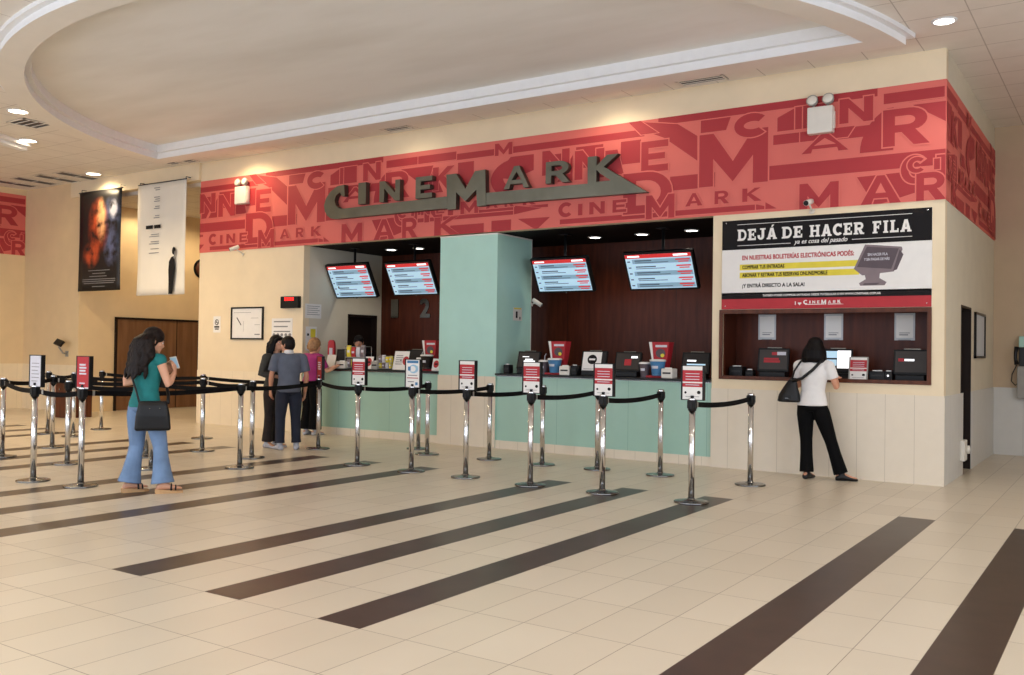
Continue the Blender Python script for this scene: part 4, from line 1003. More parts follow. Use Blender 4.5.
def build_fittings():
    emergency_light('boxy twin-head emergency light at the left end of the frieze', -11.66, 4.19)
    emergency_light('boxy twin-head emergency light at the right end of the frieze', -1.36, 4.25)
    bullet_camera('small wall camera under the left end of the frieze', (-11.72, -.16, 3.22), (-.7, -.6, -.35), (.06, .15, -.1))
    bullet_camera('small wall camera just above the advertising board', (-1.47, -.14, 3.26), (-.1, -.9, -.25), (0, .13, -.1))
    bullet_camera('white wall camera on the pale booth wall by the left screen', (-9.98, .72, 2.56), (.7, -.5, -.45), (-.135, 0, .06))
    bullet_camera('white camera on the side of the teal pillar', (-5.98, .96, 2.2), (.7, .3, -.5), (-.085, -.02, -.03))
    menu_screen('showtimes screen hanging farthest left, before the pale booth wall', -10.08, -9.1, .62, 2.33, 2.9)
    menu_screen('showtimes screen hanging above the numbers beside the pillar', -8.72, -7.75, .62, 2.345, 2.885)
    menu_screen('showtimes screen hanging just right of the pillar', -5.86, -4.88, .7, 2.335, 2.835)
    menu_screen('showtimes screen hanging farthest right, before the niche wall', -4.3, -3.24, .7, 2.335, 2.85)
    t = thing('booth_numbers', 'pair of tall metal counter numbers on the brown booth wall', 'numbers', (-9.45, 2.0, 2.2))
    for s, dx in (('1', -.33), ('2', .4)):
        b = MB(M['steel']); b.text(s, dx - (.05 if s == '1' else .1), dx + (.06 if s == '1' else .11), -.16, .16, (0, -.02, 0), bold=.03)
        fs = [f for f in b.bm.faces]; ex = bmesh.ops.extrude_face_region(b.bm, geom=fs)
        for v in [g for g in ex['geom'] if isinstance(g, bmesh.types.BMVert)]: v.co.y += .02
        bmesh.ops.recalc_face_normals(b.bm, faces=b.bm.faces[:])
        b.build('number', t)
    # framed notice, clock-like drawing inside
    t, b = framed('framed_plan', 'square black-framed evacuation plan on the left ticket wall', 'framed notice', -11.955, -11.1, 1.575, 2.16, e=.026); b.build('sheet', t)
    b = MB(M['ink'], M['inkgrey']); b.use(M['ink']).poly([(-.29, .1), (-.27, .11), (-.15, -.03), (-.165, -.04)], (0, -.0126, 0), (1, 0, 0), (0, 0, 1))
    b.use(M['inkgrey']); b.rect(-.36, .1, .19, .196, (0, -.0126, 0)); b.rect(.2, .34, -.21, -.19, (0, -.0126, 0)); b.rect(.2, .34, -.03, -.024, (0, -.0126, 0)); b.rect(-.1, -.094, -.15, .04, (0, -.0126, 0)); b.rect(.1, .3, .09, .096, (0, -.0126, 0)); b.build('drawing', t)
    t = thing('number_display', 'black queue number display with red digits left of the booth', 'display', (-10.385, 0, 2.222))
    b = MB(M['blackp']); b.box(-.215, .215, -.08, 0, -.1, .105, bevel=.01); b.build('housing', t)
    b = MB(M['led'])
    for k in range(4): b.rect(-.11 + .06 * k, -.065 + .06 * k, .03, .085, (0, -.0812, 0))
    b.build('digits', t)
    # small notices
    def sheet(label, loc, w, h, rows, along='x', m='paper', extra=None):
        ux = V((1, 0, 0)) if along == 'x' else V((0, 1, 0)); nrm = ux.cross(V((0, 0, 1))); o = V(loc) + nrm * .003
        b = MB(M[m], M['ink'], M['inkgrey']); b.use(M[m]).poly([(-w / 2, -h / 2), (w / 2, -h / 2), (w / 2, h / 2), (-w / 2, h / 2)], o, ux, (0, 0, 1), depth=.003)
        for k in range(rows): b.use(M['inkgrey']).rect(-w * .4, w * (.4 - .12 * (k % 2)), h * (.34 - .72 * k / rows) - h * .09 / rows, h * (.34 - .72 * k / rows) + h * .09 / rows, o + nrm * .0007, ux, (0, 0, 1))
        if extra: extra(b, o + nrm * .0009, ux)
        b.build('paper_notice', label=label, category='notice')
    def nosmoke(b, o, ux):
        b.use(M['ink']); R = [(.055 * math.cos(a), .055 * math.sin(a) + .04) for a in [2 * PI * i / 24 for i in range(24)]]; r = [(.04 * math.cos(a), .04 * math.sin(a) + .04) for a in [2 * PI * i / 24 for i in range(24)]]
        b.poly(R, o, ux, (0, 0, 1), holes=[r]); b.poly([(-.04, .075), (-.03, .085), (.04, .005), (.03, -.005)], o, ux, (0, 0, 1)); b.rect(-.035, .035, .034, .046, o, ux, (0, 0, 1)); b.rect(-.07, .07, -.06, -.03, o, ux, (0, 0, 1)); b.rect(-.055, .055, -.095, -.075, o, ux, (0, 0, 1))
    sheet('small no-smoking notice on the left ticket wall', (-12.37, 0, 1.85), .2, .3, 0, extra=nosmoke)
    def icons(b, o, ux):
        b.use(M['inkgrey'])
        for k in range(5): b.poly(arc(-.2 + .1 * k, -.11, .036, .03, 0, 345, 12), o, ux, (0, 0, 1))
    sheet('paper notice with a row of black icons above the kissing couple', (-10.63, 0, 1.77), .52, .36, 3, extra=icons)
    sheet('typed paper notice on the pale booth wall, upper one', (-10.12, .24, 2.08), .38, .25, 5, 'y')
    sheet('paper notice with a yellow square on the pale booth wall, lower one', (-10.12, .2, 1.6), .26, .42, 0, 'y', extra=lambda b, o, ux: (b.use(M['inkyellow']).rect(-.02, .1, .02, .17, o, ux, (0, 0, 1)), b.use(M['ink']).rect(-.1, -.05, .05, .09, o, ux, (0, 0, 1)), b.rect(-.1, -.04, -.15, -.11, o, ux, (0, 0, 1))))
    sheet('pale green notice on the side of the teal pillar', (-6.066, .55, 2.0), .24, .2, 0, 'y', 'whiteplastic', extra=lambda b, o, ux: (b.use(M['ink']).rect(-.05, .0, -.06, .04, o, ux, (0, 0, 1)), b.rect(.05, .08, -.08, -.04, o, ux, (0, 0, 1)), b.use(M['inkyellow']).rect(-.1, .1, .075, .095, o, ux, (0, 0, 1))))
    # frame on the side wall
    t = thing('framed_notice', 'narrow black-framed notice on the side wall past the door', 'framed notice', (.002, 2.76, 1.735), PI / 2)
    b = MB(M['black']); w, h, e = .47, .305, .03
    for q in ((-w, -w + e, -h, h), (w - e, w, -h, h), (-w, w, -h, -h + e), (-w, w, h - e, h)): b.box(q[0], q[1], -.03, 0, q[2], q[3])
    b.build('frame', t); b = MB(M['papergrey']); b.box(-w + e, w - e, -.012, 0, -h + e, h - e); b.build('sheet', t)
    t = thing('wall_outlet', 'white door contact box low on the side wall wainscot', 'outlet', (.012, 1.2, .31), PI / 2)
    b = MB(M['whiteplastic']); b.box(-.09, .13, -.05, 0, -.13, .12, bevel=.01); b.build('plate', t)
    b = MB(M['whiteplastic']); b.lathe([(.05, 0), (.05, .03), (.02, .036)], (.1, -.05, 0), 18, Matrix.Rotation(PI / 2, 3, 'X')); b.build('plug', t)
    # pay phone
    t = thing('pay_phone', 'grey pay phone on the far right wall at the photo edge', 'telephone', (.5, 4.315, 1.3))
    b = MB(M['greyplastic']); b.box(-.17, .2, -.14, 0, -.45, .02, bevel=.015); b.build('cabinet', t)
    b = MB(M['tealp']); b.box(-.15, .2, -.12, 0, .3, .46, bevel=.01); b.build('header', t)
    b = MB(M['darkgrey']); b.box(-.15, .2, -.1, 0, .02, .3, bevel=.01); b.build('dial_panel', t)
    b = MB(M['black']); b.tube([(-.17, -.17, .05), (-.185, -.185, .12), (-.185, -.185, .22), (-.17, -.17, .3)], [.035, .022, .022, .035], 10); b.build('handset', t)
    b = MB(M['darkgrey']); b.tube([(-.17, -.17, .04), (-.23, -.16, -.1), (-.24, -.15, -.2), (-.19, -.14, -.26), (-.15, -.12, -.22)], .008, 8); b.build('cord', t)
    # ceiling vents
    def vent(label, x, y, sx, sy, n=5, rz=0, z=HC):
        t = thing('ceiling_vent', label, 'vent', (x, y, z), rz)
        b = MB(M['darkgrey']); b.box(-sx / 2, sx / 2, -sy / 2, sy / 2, -.006, -.002); b.build('backing', t)
        b = MB(M['soffit'])
        for q in ((-sx / 2, sx / 2, -sy / 2, -sy / 2 + .03), (-sx / 2, sx / 2, sy / 2 - .03, sy / 2), (-sx / 2, -sx / 2 + .03, -sy / 2, sy / 2), (sx / 2 - .03, sx / 2, -sy / 2, sy / 2)): b.box(q[0], q[1], q[2], q[3], -.014, -.002)
        for k in range(1, n): b.box(-sx / 2, sx / 2, -sy / 2 + k * sy / n - .004, -sy / 2 + k * sy / n + .004, -.014, -.004)
        b.build('grille', t)
    vent('ceiling vent over the right part of the frieze', -2.8, -.24, .62, .24, 3)
    vent('ceiling vent over the left part of the frieze', -7.85, -.24, .5, .24, 3)
    vent('ceiling vent between the two left ceiling lights', -12.65, -3.42, .5, .5, 4)
    for k, x in enumerate((-18.35, -17.65, -16.95, -16.25)):
        vent(('long ceiling slot vent above the far left wall, %s' % ('leftmost of four', 'second of four', 'third of four', 'rightmost of four')[k]), x, -.62 + .06 * k, .34, .9, 2)
    vent('ceiling vent at the left corner of the raised tray', -13.35, -.35, .3, .3, 3); vent('ceiling vent above the white banner', -12.9, -.3, .3, .3, 3)
    # banners
    t = thing('film_banner', 'black film banner with orange and blue glow hanging at left', 'banner', (-15.9, -.16, 3.58))
    w, h = .74, 1.03
    b = MB(poster_material(), M['inkgrey'], M['inkpale'])
    n = 14; rings = []
    for i in range(n + 1):
        z = -h + 2 * h * i / n; rings.append([V((-w + 2 * w * j / 8, .012 * math.sin(3 * i / n + j * .4) + e, z)) for j in range(9) for e in (0,)])
    vs = [[b.bm.verts.new(p) for p in r] for r in rings]
    for r0, r1 in zip(vs, vs[1:]):
        for j in range(8): b._face([r0[j], r0[j + 1], r1[j + 1], r1[j]], True)
    ob = b.build('cloth', t); md = ob.modifiers.new('thickness', 'SOLIDIFY'); md.thickness = .004
    b = MB(M['inkgrey'], M['inkpale'])
    for z, a, c in ((-.62, -.35, .4), (-.68, -.2, .25), (-.74, -.3, .3), (-.95, -.2, .24), (-.8, -.55, .6), (-.84, -.55, .6), (-.88, -.5, .55)): b.use(M['inkgrey']).rect(a, c, z, z + .014, (0, -.018, 0))
    b.build('print', t)
    b = MB(M['darkgrey']); b.tube([(-w - .02, 0, h), (w + .03, 0, h)], .012, 8)
    for x in (-w + .08, w - .04): b.tube([(x, 0, h), (x, .0, h + .06), (x, .1, h + .06)], .006, 6)
    b.build('hanging_rod', t)
    t = thing('cloth_banner', 'white cloth banner with small grey lines hanging beside the black one', 'banner', (-13.87, -.16, 3.51)); w, h = .75, 1.09
    b = MB(mat('banner_cloth', srgb(226, 222, 212), .8, noise=.03, scale=2)); vs = []
    for i in range(17):
        z = -h + 2 * h * i / 16; vs.append([b.bm.verts.new((-w + 2 * w * j / 12 + (.02 if j == 0 else 0) * math.sin(i * .4), .018 * math.sin(j * .8 + i * .15) * (1 - i / 20), z)) for j in range(13)])
    for r0, r1 in zip(vs, vs[1:]):
        for j in range(12): b._face([r0[j], r0[j + 1], r1[j + 1], r1[j]], True)
    ob = b.build('cloth', t); ob.modifiers.new('thickness', 'SOLIDIFY').thickness = .004
    b = MB(M['inkgrey'], M['ink']); q = (0, -.028, 0)
    for k, z in enumerate((.98, .94, .8, .76, .72, .62, .58, .44, .4)): b.use(M['inkgrey']).rect(-.2 + .04 * (k % 2), -.02, z, z + .016, q)
    for k in range(2): b.use(M['ink']).rect(-.44 + .26 * k, -.22 + .24 * k, .2, .27, q)
    for k, z in enumerate((.08, .04, -.06, -.1, -.2, -.28)): b.use(M['inkgrey']).rect(-.28 - .05 * (k % 2), -.02, z, z + .014, q)
    b.use(M['ink'])   # standing figure printed at the lower right
    b.poly([(.3, -1.08), (.42, -1.08), (.45, -.85), (.49, -.6), (.47, -.42), (.43, -.36), (.36, -.38), (.3, -.46), (.285, -.62), (.3, -.85)], q, (1, 0, 0), (0, 0, 1)); b.poly(arc(.44, -.26, .055, .075, 0, 345, 14), q, (1, 0, 0), (0, 0, 1))
    b.use(M['inkgrey']).poly([(.43, -.4), (.47, -.42), (.5, -.28), (.47, -.26)], (0, -.029, 0), (1, 0, 0), (0, 0, 1))
    b.build('print', t)
    b = MB(M['darkgrey']); b.tube([(-w, 0, h), (w, 0, h)], .01, 8)
    for x in (-w + .06, w - .02): b.tube([(x, 0, h), (x, 0, h + .04), (x, .1, h + .04)], .008, 6)
    b.build('hanging_rod', t)
    # lectern, wall screen and round sign at the left
    t = thing('lectern', 'brown wooden usher lectern at the far end of the hall', 'lectern', (-15.85, -.75, 0))
    b = MB(M['frame']); b.box(-.34, .34, -.26, .26, 0, .68, bevel=.01); b.build('cabinet', t)
    b = MB(M['doorframe']); b.box(-.42, .42, -.32, .32, .68, .74, bevel=.012); b.build('top', t)
    b = MB(M['steel']); b.lathe([(.02, 0), (.02, .012), (.008, .02)], (.1, -.275, .56), 12, Matrix.Rotation(PI / 2, 3, 'X')); b.build('lock', t)
    t = thing('wall_monitor', 'small black monitor on a wall arm at far left', 'monitor', (-17.25, -.0, 1.4))
    b = MB(M['blackp']); b.box(-.16, .16, -.05, 0, -.02, .12, bevel=.01, mx=Matrix.Translation((0, -.2, .02)) @ Matrix.Rotation(math.radians(-35), 4, 'X') @ Matrix.Rotation(math.radians(12), 4, 'Y')); b.build('screen', t)
    b = MB(M['greyplastic']); b.tube([(0, 0, -.16), (0, -.1, -.14), (.01, -.2, -.01)], .018, 8); b.box(-.05, .05, -.015, 0, -.22, -.1); b.build('arm', t)
    b = MB(M['black'], M['doorframe']); b.lathe([(.0, 0), (.23, 0), (.235, .015), (.22, .03), (.0, .032)][1:4], (-16.85, 3.1, 3.3), 32, Matrix.Rotation(PI / 2, 3, 'Y'))
    b.use(M['frame']).lathe([(.18, .03), (.18, .033), (.02, .034)], (-16.85, 3.1, 3.3), 32, Matrix.Rotation(PI / 2, 3, 'Y'))
    b.build('round_sign', label='dark round sign on the corridor wall half hidden by the ticket wall', category='sign')
# ------------------------------------------------------------------ people
def remeshed(b, name, parent, voxel, mats, smooth=2, factor=.5, **props):
    """fuse the overlapping volumes of b into one continuous surface"""
    me = bpy.data.meshes.new(name); bmesh.ops.recalc_face_normals(b.bm, faces=b.bm.faces[:]); b.bm.to_mesh(me); b.bm.free()
    tmp = bpy.data.objects.new('tmp', me); COL.objects.link(tmp)
    r = tmp.modifiers.new('r', 'REMESH'); r.mode = 'VOXEL'; r.voxel_size = voxel; r.use_smooth_shade = True
    if smooth:
        sm = tmp.modifiers.new('s', 'SMOOTH'); sm.iterations = smooth; sm.factor = factor
    dg = bpy.context.evaluated_depsgraph_get()
    out = bpy.data.meshes.new_from_object(tmp.evaluated_get(dg)); out.name = name
    bpy.data.objects.remove(tmp); bpy.data.meshes.remove(me)
    out.materials.clear(); [out.materials.append(m) for m in mats]
    for p in out.polygons: p.use_smooth = True; p.material_index = 0
    ob = bpy.data.objects.new(name, out); COL.objects.link(ob); ob.parent = parent
    for k, v in props.items(): ob[k] = v
    return ob

def ellipse_rings(levels, seg=20):
    """levels: (z, cx, cy, rx, ry)"""
    return [[V((cx + rx * math.cos(2 * PI * k / seg), cy + ry * math.sin(2 * PI * k / seg), z)) for k in range(seg)] for z, cx, cy, rx, ry in levels]

def lerp_pts(pts, n=4):
    out = []
    for a, c in zip(pts, pts[1:]):
        for i in range(n): out.append(V(a).lerp(V(c), i / n))
    return out + [V(pts[-1])]

def limb(b, joints, radii, grow=0, seg=14, flat=None):
    """tapered limb through the joints; radii: list of (t along 0..len-1, r)"""
    pts, rs = [], []
    for t, r in radii:
        i = min(int(t), len(joints) - 2); pts.append(V(joints[i]).lerp(V(joints[i + 1]), t - i)); rs.append(r + grow)
    b.tube(pts, rs, seg, flat=flat)

def hand(b, w, d, nrm, side, curl=.5, k=1.0, thumb_in=.5):
    """w wrist, d hand direction, nrm palm normal (towards the grip), side +1/-1 where the thumb sits along d x nrm"""
    w, d, nrm = V(w), V(d).normalized(), V(nrm); nrm = (nrm - d * nrm.dot(d)).normalized(); s = d.cross(nrm) * side
    L = .088 * k
    def sec(t, hw, ht, off=0): c = w + d * (t * L) + nrm * off; return [c + s * hw * math.cos(a) + nrm * ht * math.sin(a) for a in [2 * PI * i / 12 for i in range(12)]]
    b.loft([sec(-.15, .024 * k, .02 * k), sec(.1, .028 * k, .019 * k), sec(.45, .037 * k, .017 * k), sec(.85, .04 * k, .015 * k), sec(1.0, .038 * k, .012 * k)])
    for i, (o, ln) in enumerate(((.029, .07), (.0105, .078), (-.009, .073), (-.0275, .057))):
        p = w + d * (L * (.93 - .03 * abs(i - 1))) + s * o * k; q = [p]; a = curl * .35; c = curl * (.9 + .08 * i)
        for seg_, fr in enumerate((.45, .32, .23)):
            a += c * (.55 if seg_ == 0 else .75); dd = d * math.cos(a) + nrm * math.sin(a) + s * o * .8
            q.append(q[-1] + dd.normalized() * ln * fr * k)
        b.tube(q, [.0094 * k, .0088 * k, .008 * k, .0066 * k], 8)
    p = w + d * (L * .22) + s * .026 * k; t1 = (d * .75 + s * .75 + nrm * .35 * thumb_in).normalized(); t2 = (d * .95 + s * .2 + nrm * .5 * thumb_in).normalized()
    b.tube([p - t1 * .01, p + t1 * .034 * k, p + t1 * .034 * k + t2 * .03 * k, p + t1 * .034 * k + t2 * .052 * k], [.0125 * k, .0115 * k, .0098 * k, .0075 * k], 8)

def head_matrix(pos, yaw=0, pitch=0, roll=0):
    return Matrix.Translation(V(pos)) @ Matrix.Rotation(yaw, 4, 'Z') @ Matrix.Rotation(pitch, 4, 'X') @ Matrix.Rotation(roll, 4, 'Y')

def add_head(b, mx, h=.215, k=1.0):
    """pos of mx is the chin-level neck axis; +y is the face"""
    lv = ((0, .02, .066, .018), (.05, .036, .056, .034), (.13, .05, .038, .056), (.23, .058, .022, .072), (.36, .065, .012, .083), (.5, .07, .002, .09), (.65, .0735, -.006, .096), (.8, .068, -.01, .09), (.92, .05, -.012, .068), (1.0, .014, -.012, .02))
    rings = [[mx @ V((rx * k * math.cos(a), (cy + ry * math.sin(a)) * k, t * h)) for a in [2 * PI * i / 20 for i in range(20)]] for t, rx, cy, ry in lv]
    b.loft(rings)
    P = lambda x, y, t: mx @ V((x * k, y * k, t * h))
    b.tube([P(0, .084, .58), P(0, .094, .48), P(0, .108, .37), P(0, .1, .33)], [.007, .009, .0135, .01], 8)       # nose
    b.tube([P(-.016, .094, .345), P(.016, .094, .345)], .0085, 8)
    b.tube([P(-.045, .072, .6), P(-.02, .087, .6), P(.02, .087, .6), P(.045, .072, .6)], [.006, .008, .008, .006], 8)    # brow
    b.tube([P(-.024, .086, .225), P(0, .0935, .235), P(.024, .086, .225)], [.005, .008, .005], 8)                    # lips
    b.tube([P(-.018, .084, .19), P(0, .09, .185), P(.018, .084, .19)], [.005, .008, .005], 8)
    b.ball(P(0, .075, .06), .02, 10, 6)                                                                                # chin
    for s in (-1, 1):
        b.ball(P(s * .05, .055, .37), .02, 10, 6)                                                                      # cheek
        b.tube([P(s * .071, -.008, .35), P(s * .078, -.016, .45), P(s * .078, -.02, .54), P(s * .07, -.006, .57)], [.008, .011, .012, .008], 8)   # ear

def add_eyes(parent, mx, h=.215, k=1.0, lips=None):
    P = lambda x, y, t: mx @ V((x * k, y * k, t * h)); R = mx.to_3x3()
    for s in (-1, 1):
        b = MB(M['paper'], M['ink'])
        b.use(M['paper']).ball(P(s * .03, .0795, .5), (.0125 * k, .0095 * k, .0085 * k), 12, 8, R); b.use(M['ink']).ball(P(s * .03, .0865, .5), (.006 * k, .004 * k, .0065 * k), 10, 6, R); b.build('eye', parent)
        b = MB(M['hair']); b.tube([P(s * .014, .094, .625), P(s * .032, .091, .645), P(s * .052, .074, .62)], [.0035, .0045, .0025], 6); b.build('eyebrow', parent)
    b = MB(mat('lips', srgb(168, 92, 84), .5)); b.tube([P(-.024, .0885, .212), P(0, .0985, .21), P(.024, .0885, .212)], [.003, .0055, .003], 8); b.build('lips', parent)

def hair_cap(b, mx, h=.215, k=1.0, fwd=0, low=.28, vol=.012):
    """skull cap leaving the face free"""
    P = lambda x, y, t: mx @ V((x * k, y * k, t * h))
    for t, cy, rx, ry, rz in ((.7, -.014 + fwd, .079 + vol * .6, .1 + vol * .3, .078 + vol), (.52, -.034, .077 + vol * .6, .074 + vol, .085 + vol)):
        b.ball(P(0, cy, t), (rx * k, ry * k, rz * k), 20, 14, mx.to_3x3())
    b.ball(P(0, -.05, low), (.058 * k, .05 * k, .06 * k), 16, 10, mx.to_3x3())

ARM = [(0, .045), (.18, .047), (.5, .041), (.85, .035), (1, .034), (1.15, .036), (1.35, .037), (1.7, .029), (2, .024)]
LEG = [(0, .083), (.2, .085), (.5, .073), (.85, .053), (1, .05), (1.15, .047), (1.35, .053), (1.6, .046), (1.85, .033), (2, .034)]

def foot(b, ankle, ang, k=1.0, grow=0, sole=0, tilt=0):
    """foot or shoe pointing ang degrees to the right of +y"""
    a = math.radians(ang); d = V((math.sin(a), math.cos(a), 0)); s = V((d.y, -d.x, 0)); A = V((ankle[0], ankle[1], 0)); z0 = sole
    def sec(t, hw, ht): c = A + d * t * k; return [c + s * (hw + grow) * math.cos(u) + V((0, 0, z0 + (ht + grow) * .5 + (ht + grow) * .5 * math.sin(u))) for u in [2 * PI * i / 14 for i in range(14)]]
    b.loft([sec(-.062, .016, .035), sec(-.05, .03, .06), sec(-.01, .034, .085), sec(.04, .035, .075), (sec(.09, .041, .05)), sec(.135, .043, .035), sec(.165, .034, .027), sec(.18, .014, .018)])
    b.tube([A + V((0, 0, z0 + .05)), V(ankle) + V((0, 0, .03))], [.034 + grow, .033 + grow], 12)

def torso_levels(S, g=0, sex='f'):
    """S: dict with pelvis, waist, chest, shoulder, neck centres"""
    w = 1.0 if sex == 'f' else 1.1
    c = lambda n: S[n]
    L = []
    def lv(a, bb, t, rx, ry): p = V(c(a)).lerp(V(c(bb)), t); L.append((p.z, p.x, p.y, rx * w + g, ry * w + g))
    hip = 1.0 if sex == 'f' else .9
    lv('pelvis', 'waist', -.45, .1 * hip, .085); lv('pelvis', 'waist', -.25, .155 * hip, .108); lv('pelvis', 'waist', .1, .162 * hip, .112); lv('pelvis', 'waist', .5, .145 * hip, .1); lv('pelvis', 'waist', 1, .122, .088)
    lv('waist', 'chest', .45, .128, .092); lv('waist', 'chest', .9, .143, .104); lv('chest', 'shoulder', .35, .152, .103); lv('chest', 'shoulder', .75, .155, .086); lv('chest', 'shoulder', 1.0, .135, .068)
    lv('shoulder', 'neck', .35, .085, .056); lv('shoulder', 'neck', .7, .056, .052)
    return L

def make_person(name, label, loc, rz, J, hand_spec, head, skin, sex='f', hair=None, clothes=(), feet=(8, -8)):
    t = thing(name, label, 'person', loc, math.radians(rz))
    mx = head_matrix(*head); b = MB(skin)
    b.loft(ellipse_rings(torso_levels(J, -.006, sex)))
    nk = V(J['neck']); b.tube([V(J['shoulder']).lerp(nk, .2), nk, mx @ V((0, -.008, .055))], [.056, .049 if sex == 'f' else .056, .05 if sex == 'f' else .056], 16)
    for s, nm in ((-1, 'l'), (1, 'r')):
        limb(b, J['leg_' + nm], LEG); limb(b, J['arm_' + nm], ARM)
        b.ball(J['arm_' + nm][0], .05, 12, 8)
        foot(b, J['leg_' + nm][2], feet[0 if s < 0 else 1], grow=-.004, sole=J.get('sole', .012))
        d, nrm, side, curl = hand_spec[nm]; hand(b, J['arm_' + nm][2], d, nrm, side, curl, 1.0 if sex == 'f' else 1.08)
    add_head(b, mx)
    remeshed(b, 'body', t, .0065, [skin], 2, .4)
    add_eyes(t, mx)
    return t, mx

def cloth(t, name, builder, m, voxel=.009, smooth=3, label=None):
    b = MB(m); builder(b); ob = remeshed(b, name, t, voxel, [m], smooth, .5)
    if label: ob['label'] = label
    return ob

def cut(b, z0, z1, levels):
    """torso levels between two heights, with clean ends"""
    out = []
    for a, c in zip(levels, levels[1:]):
        for i in range(6):
            f = i / 6; out.append(tuple(x + (y - x) * f for x, y in zip(a, c)))
    out.append(levels[-1]); out = [l for l in out if z0 <= l[0] <= z1]
    b.loft(ellipse_rings(out, 24))

def strands(b, mx, specs):
    """locks of hair: list of (start (x,y,t), [points rel. to head, metres], radius)"""
    for pts, r in specs:
        q = [mx @ V(p) for p in pts]; n = len(q); b.tube(q, [r * (.8 + .4 * math.sin(PI * min(i / (n - 1) + .15, 1))) * (1 if i < n - 1 else .45) for i in range(n)], 8)

def build_people():
    skin = mat('skin', srgb(214, 160, 130), .5, noise=.05, scale=14); skin2 = mat('skin_tan', srgb(202, 144, 114), .5, noise=.05, scale=14)
    M['hair'] = mat('dark_hair', srgb(24, 15, 12), .5, noise=.4, scale=45, bump=.7, spec=.2); hair2 = mat('black_hair', srgb(13, 10, 11), .5, noise=.4, scale=45, bump=.7, spec=.15); hair3 = mat('light_brown_hair', srgb(150, 110, 72), .55, noise=.3, scale=30, bump=.5)
    denim = mat('blue_denim', srgb(108, 134, 168), .85, noise=.22, scale=5, bump=.15); darkdenim = mat('dark_denim', srgb(26, 32, 48), .85, noise=.2, scale=8, bump=.15)
    teal = mat('teal_knit', srgb(16, 110, 110), .8, noise=.14, scale=12, bump=.2); whitec = mat('white_cotton', srgb(226, 224, 222), .85, noise=.05, scale=9, bump=.25)
    blackc = mat('black_trousers', srgb(12, 12, 13), .85, noise=.2, scale=8, bump=.15, spec=.1); polo = mat('grey_blue_polo', srgb(92, 98, 112), .85, noise=.1, scale=10, bump=.15)
    greyk = mat('dark_grey_knit', srgb(62, 60, 54), .9, noise=.2, scale=14, bump=.25); brownc = mat('dark_brown_trousers', srgb(34, 25, 22), .85, noise=.35, scale=20, bump=.15)
    mag = mat('magenta_top', srgb(150, 30, 104), .75, noise=.12, scale=10, bump=.2); shoe = mat('black_shoe', srgb(14, 13, 14), .4, spec=.3); shoew = mat('pale_trainer', srgb(176, 178, 186), .6, noise=.15, scale=30); sandal = mat('tan_wedge', srgb(190, 150, 104), .6)
    leather = mat('black_leather', srgb(14, 14, 15), .4, noise=.2, scale=20, bump=.25, spec=.3)

    # ---- woman in white at the ticket machines (back to us)
    J = dict(pelvis=(.0, 0, .86), waist=(.01, .0, 1.02), chest=(.015, .012, 1.19), shoulder=(.015, .0, 1.345), neck=(.015, .02, 1.41), sole=.02,
             leg_l=[(-.08, 0, .83), (-.07, .02, .45), (-.05, -.02, .07)], leg_r=[(.085, 0, .83), (.2, .06, .45), (.32, .06, .07)],
             arm_l=[(-.155, .0, 1.325), (-.2, .07, 1.07), (-.13, .26, 1.16)], arm_r=[(.185, .0, 1.325), (.265, .03, 1.075), (.2, .25, 1.17)])
    t, mx = make_person('person', 'woman in white t-shirt and black trousers using a ticket machine, black shoulder bag', (-1.35, -.345, 0), 0, J,
                        {'l': ((.25, .9, .1), (0, .2, -1), 1, .5), 'r': ((-.2, .9, .25), (0, .2, -1), -1, .5)}, ((.015, .035, 1.405), math.radians(-4), math.radians(-10), 0), skin2, feet=(6, 62))
    tl = torso_levels(J, .012)
    def shirt(b):
        cut(b, .84, 1.375, tl)
        for s in ('l', 'r'): limb(b, J['arm_' + s], [(-.05, .06), (.2, .062), (.5, .062), (.62, .06)]); b.ball(V(J['arm_' + s][0]) - V((0, 0, .016)), .07, 14, 10)
        b.tube([(-.15, 0, 1.335), (.18, 0, 1.335)], .05, 12)
    cloth(t, 'shirt', shirt, whitec)
    def trousers(b):
        cut(b, .74, .97, torso_levels(J, .009)); 
        for s in ('l', 'r'): limb(b, J['leg_' + s], [(-.05, .09), (.2, .098), (.5, .088), (1, .07), (1.4, .07), (1.8, .078), (1.97, .082)])
    cloth(t, 'trousers', trousers, blackc)
    for s, a in (('l', 6), ('r', 62)): cloth(t, 'shoe', lambda b: foot(b, J['leg_' + s][2], a, grow=.006, sole=0, k=1.05), shoe)
    def hair(b):
        hair_cap(b, mx, vol=.02, low=.2)
        for i in range(15):
            a = math.radians(-200 + 220 * i / 14 - 0); x, y = .08 * math.cos(a), -.02 + .085 * math.sin(a)
            if y > .03: continue
            b.tube([mx @ V((x * .8, y * .8, .15)), mx @ V((x * 1.25, y * 1.15, .06)), mx @ V((x * 1.38, y * 1.1 - .005, -.02)), mx @ V((x * 1.5, y * 1.0, -.07))], [.032, .038, .038, .018], 8)
    cloth(t, 'hair', hair, hair2, .008, 2)
    # shoulder bag
    g = thing('shoulder_bag', 'black leather shoulder bag hanging on the left side of the woman in white', 'bag', (-1.31, -.345, 0))
    def bag(b):
        sec = lambda z, w, d, cx: [V((cx + w * c, -.09 + d * s, z)) for c, s in [(math.cos(2 * PI * i / 20), math.sin(2 * PI * i / 20)) for i in range(20)]]
        b.loft([sec(.885, .12, .05, -.285), sec(.9, .135, .068, -.285), sec(.97, .125, .066, -.28), sec(1.06, .085, .05, -.265), sec(1.12, .06, .036, -.25), sec(1.17, .035, .022, -.23)])
    cloth(g, 'bag_body', bag, leather, .009, 2)
